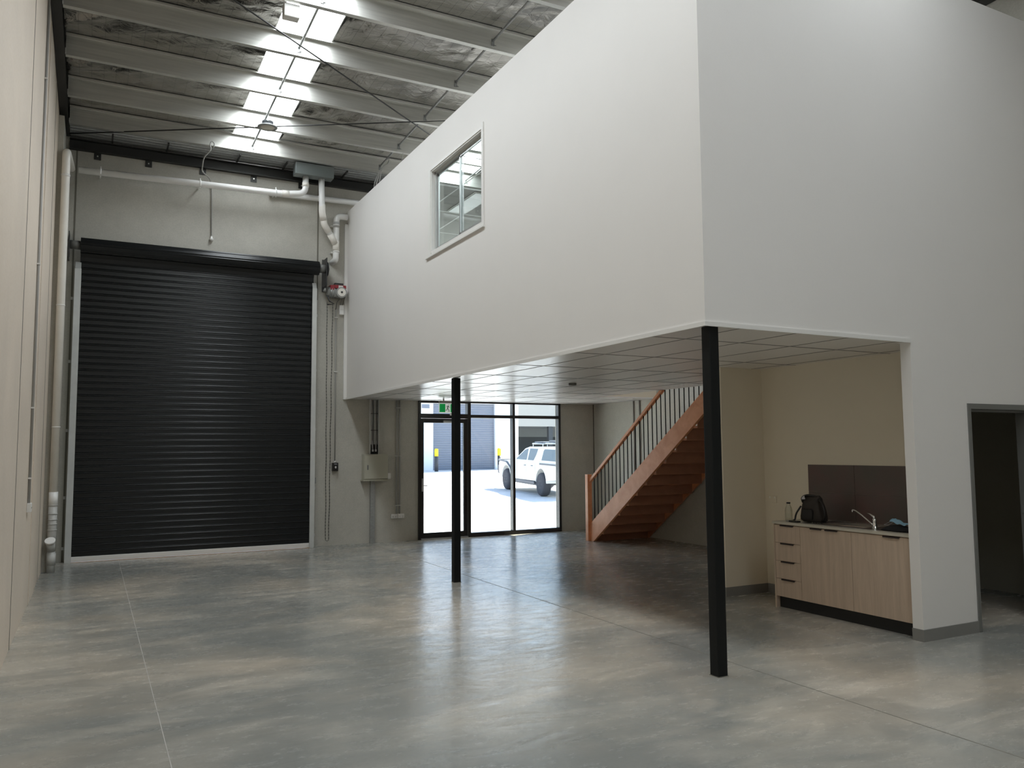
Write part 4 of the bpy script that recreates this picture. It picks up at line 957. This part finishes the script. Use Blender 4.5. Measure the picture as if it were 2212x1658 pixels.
# set back neighbour
nb = thing('warehouse', 'beige warehouse set back beyond the parked ute with a dark open bay', 'building', (26, 50, zg(47)))
m_ = MB(); m_.box(22.0, 60, 46.0, 46.3, 3.12, 9); m_.box(22, 60, 46.3, 55, 3.12, 3.3); obj('fascia', m_, 'opp_beige', nb)
m_ = MB(); m_.box(22.0, 60, 50.0, 50.2, 2.5, 3.2); obj('bay_wall', m_, 'opp_grey', nb)
m_ = MB(); m_.box(22.0, 60, 50.02, 50.22, zg(50), 2.5); obj('bay_shade', m_, 'opp_dark', nb)  # dark sheet in place of the shade inside the open bay
m_ = MB(); m_.box(26.75, 27.05, 46.05, 46.3, zg(46), 3.12); obj('post', m_, 'opp_dark', nb)
tag(obj('outdoor_pipe', MB().tube([(22.9, 43.5, zg(43)), (22.95, 43.5, 1.9), (22.7, 43.5, 2.25), (22.5, 43.5, 2.3)], 0.05, 8, fil=0.3), 'bollard_black'), 'thin dark bent pipe standing behind the bonnet of the parked ute', 'pipe')
for x, yb_, lab in ((16.35, 40.1, 'yellow topped black bollard at the left edge of the shutter across the yard'), (20.3, 40.5, 'yellow topped black bollard at the right edge of the shutter across the yard'), (22.25, 40.6, 'yellow topped black bollard half hidden behind the windscreen of the parked ute')):
    t = thing('bollard', lab, 'bollard', (x, yb_, zg(yb_)), 'bollards across the yard'); z = zg(yb_)
    obj('post', MB().cyl((x, yb_, z), (x, yb_, z + 0.82), 0.10, 16), 'bollard_black', t)
    obj('cap', MB().lathe([(0.105, 0.80), (0.105, 1.17), (0.07, 1.21), (0.0, 1.22)], (x, yb_, z), 16), 'bollard_yellow', t)

# ---- parked ute (local: +y forward, x left -> right, origin under the rear axle centre)
ux, uy = 12.80, 22.6; hd = math.atan2(0.51, 3.5)
ut = thing('ute', 'white dual cab ute with canopy and roof rack parked in the sunny yard', 'car', (0, 0, 0)); ut['_o'] = (0, 0, 0)
W = 1.75
def side(pts, x0, x1, name, m, parent=ut, bevel=0.0):
    return obj(name, MB().prism(pts, 'X', x0, x1), m, parent, bevel=bevel, local=True)
def arch(cy, r, z0, n=10, a0=0, a1=math.pi): return [(cy + r * math.cos(a0 + (a1 - a0) * i / n), z0 + r * math.sin(a0 + (a1 - a0) * i / n)) for i in range(n + 1)]
WB = 3.42; rw = 0.375
lower = [(-1.38, 0.58), (-0.48, 0.50)] + [(p[0], p[1]) for p in reversed(arch(0, 0.46, 0.42))] + [(0.48, 0.46), (WB - 0.5, 0.44)] + [(p[0], p[1]) for p in reversed(arch(WB, 0.47, 0.42))] + [(WB + 0.55, 0.5), (WB + 0.80, 0.58), (WB + 0.82, 0.95), (WB + 0.70, 1.02), (2.60, 1.10), (-1.42, 1.06)]
side(lower, 0.0, W, 'body', 'car_white', bevel=0.04)
cab = [(2.60, 1.08), (1.80, 1.50), (1.45, 1.56), (0.35, 1.57), (0.22, 1.50), (0.20, 1.06)]
def greenhouse(pts, name, m, inset=0.14, z0=1.08, z1=1.57):
    m_ = MB(); n = len(pts)
    L = []; Rr = []
    for (y, z) in pts:
        k = max(0, (z - z0) / (z1 - z0)) * inset; L.append(m_.bm.verts.new((0.02 + k, y, z))); Rr.append(m_.bm.verts.new((W - 0.02 - k, y, z)))
    m_.bm.faces.new(L); m_.bm.faces.new(Rr[::-1])
    for i in range(n): m_.bm.faces.new((L[i], Rr[i], Rr[(i + 1) % n], L[(i + 1) % n]))
    return obj(name, m_, m, ut, bevel=0.03, local=True)
greenhouse(cab, 'cab', 'car_white')
can = [(0.16, 1.06), (0.16, 1.50), (0.08, 1.57), (-1.26, 1.57), (-1.38, 1.48), (-1.42, 1.06)]
greenhouse(can, 'canopy', 'car_white', 0.10)
def pane(pts, name, m, inset=0.14, off=0.006, xo=0.02):
    m_ = MB(); vs = [m_.bm.verts.new((xo - off + max(0, (z - 1.08) / 0.49) * inset, y, z)) for y, z in pts]; m_.bm.faces.new(vs)
    vs = [m_.bm.verts.new((W - xo + off - max(0, (z - 1.08) / 0.49) * inset, y, z)) for y, z in pts]; m_.bm.faces.new(vs)
    return obj(name, m_, m, ut, local=True)
pane([(2.42, 1.12), (1.76, 1.45), (1.46, 1.50), (1.38, 1.12)], 'front_window', 'car_glass'); pane([(1.26, 1.12), (1.30, 1.50), (0.55, 1.50), (0.62, 1.30), (0.72, 1.12)], 'rear_window', 'car_glass')
pane([(0.0, 1.14), (-0.05, 1.45), (-0.12, 1.50), (-1.14, 1.50), (-1.24, 1.14)], 'canopy_window', 'car_glass', 0.10)
m_ = MB(); m_.quad((0.20, 2.51, 1.145), (W - 0.20, 2.51, 1.145), (W - 0.24, 1.84, 1.49), (0.24, 1.84, 1.49)); obj('windscreen', m_, 'car_glass', ut, local=True)
side([(0.1, 1.0), (0.1, 1.055), (-1.40, 1.055), (-1.40, 1.0)], -0.012, 0.0, 'side_moulding', 'car_trim')
for y in (1.45, 0.78): obj('door_handle', MB().box(-0.025, 0.0, y - 0.07, y + 0.07, 0.93, 0.955), 'car_trim', ut, local=True)
obj('door_line', MB().box(-0.003, 0.0, 1.315, 1.325, 0.50, 1.06).box(-0.003, 0.0, 0.50, 0.51, 0.62, 1.06), 'car_trim', ut, local=True)
obj('sill_bar', MB().box(-0.02, 0.06, 0.55, 2.7, 0.36, 0.44).box(0.1, W - 0.1, 0.5, 2.8, 0.30, 0.44), 'car_trim', ut, local=True)
obj('bull_bar', MB().tube([(-0.02, 2.72, 0.50), (-0.03, 2.86, 0.80), (-0.03, 3.30, 1.00), (0.0, WB + 0.86, 1.04), (0.05, WB + 0.98, 1.04), (W - 0.05, WB + 0.98, 1.04)], 0.028, 8, fil=0.1).box(0.0, W, WB + 0.80, WB + 0.95, 0.55, 0.85).tube([(0.1, WB + 0.97, 0.6), (0.1, WB + 0.98, 1.04)], 0.03, 8).tube([(W - 0.1, WB + 0.97, 0.6), (W - 0.1, WB + 0.98, 1.04)], 0.03, 8), 'car_trim', ut, local=True)
obj('tail_light', MB().box(-0.005, 0.10, -1.43, -1.34, 0.78, 1.02), 'red', ut, local=True)
for cy in (0, WB):
    for xs, s in ((-0.02, 1), (W + 0.02, -1)):
        prof = [(0.20, 0.0), (0.30, -0.012), (rw - 0.03, 0.0), (rw, 0.05), (rw, 0.20), (rw - 0.03, 0.25), (0.2, 0.25)]
        mx = Matrix.Rotation(math.pi / 2 * s, 4, 'Y')
        wh = obj('wheel', MB().lathe(prof, (xs, cy, rw), 32, mx), 'tyre', ut, local=True)
        obj('rim', MB().lathe([(0.0, 0.05), (0.06, 0.02), (0.07, 0.05), (0.17, 0.06), (0.205, 0.008), (0.215, 0.02), (0.21, 0.2)], (xs, cy, rw), 24, mx), 'rim', wh, local=True)
        h_ = MB()
        for k in range(6):
            a = math.pi / 3 * k; h_.cyl((xs - 0.004 * s, cy + 0.12 * math.cos(a), rw + 0.12 * math.sin(a)), (xs + 0.06 * s, cy + 0.12 * math.cos(a), rw + 0.12 * math.sin(a)), 0.025, 8)
        obj('rim_hole', h_, 'bollard_black', wh, local=True)
rk = MB()
for x in (0.28, W - 0.28): rk.tube([(x, 0.45, 1.66), (x, 1.45, 1.66)], 0.02, 6); rk.tube([(x, -1.0, 1.68), (x, 0.25, 1.68)], 0.02, 6)
for y in (0.5, 0.8, 1.1, 1.42): rk.tube([(0.28, y, 1.67), (W - 0.28, y, 1.67)], 0.018, 6)
for y in (-0.95, -0.6, -0.25, 0.2): rk.tube([(0.28, y, 1.69), (W - 0.28, y, 1.69)], 0.018, 6)
for x in (0.28, W - 0.28):
    for y in (0.5, 1.4, -0.9, 0.1): rk.cyl((x, y, 1.56), (x, y, 1.66), 0.015, 6)
obj('roof_rack', rk, 'alu', ut, local=True)
obj('rack_load', MB().box(0.35, 1.0, -0.85, 0.15, 1.70, 1.78).box(0.32, 1.3, 0.6, 1.4, 1.69, 1.73), 'car_trim', ut, local=True, bevel=0.02)
ut.location = (ux, uy, zg(uy)); ut.rotation_euler = (math.atan(0.02), 0, -hd)

for o in bpy.data.objects:
    if '_o' in o: del o['_o']
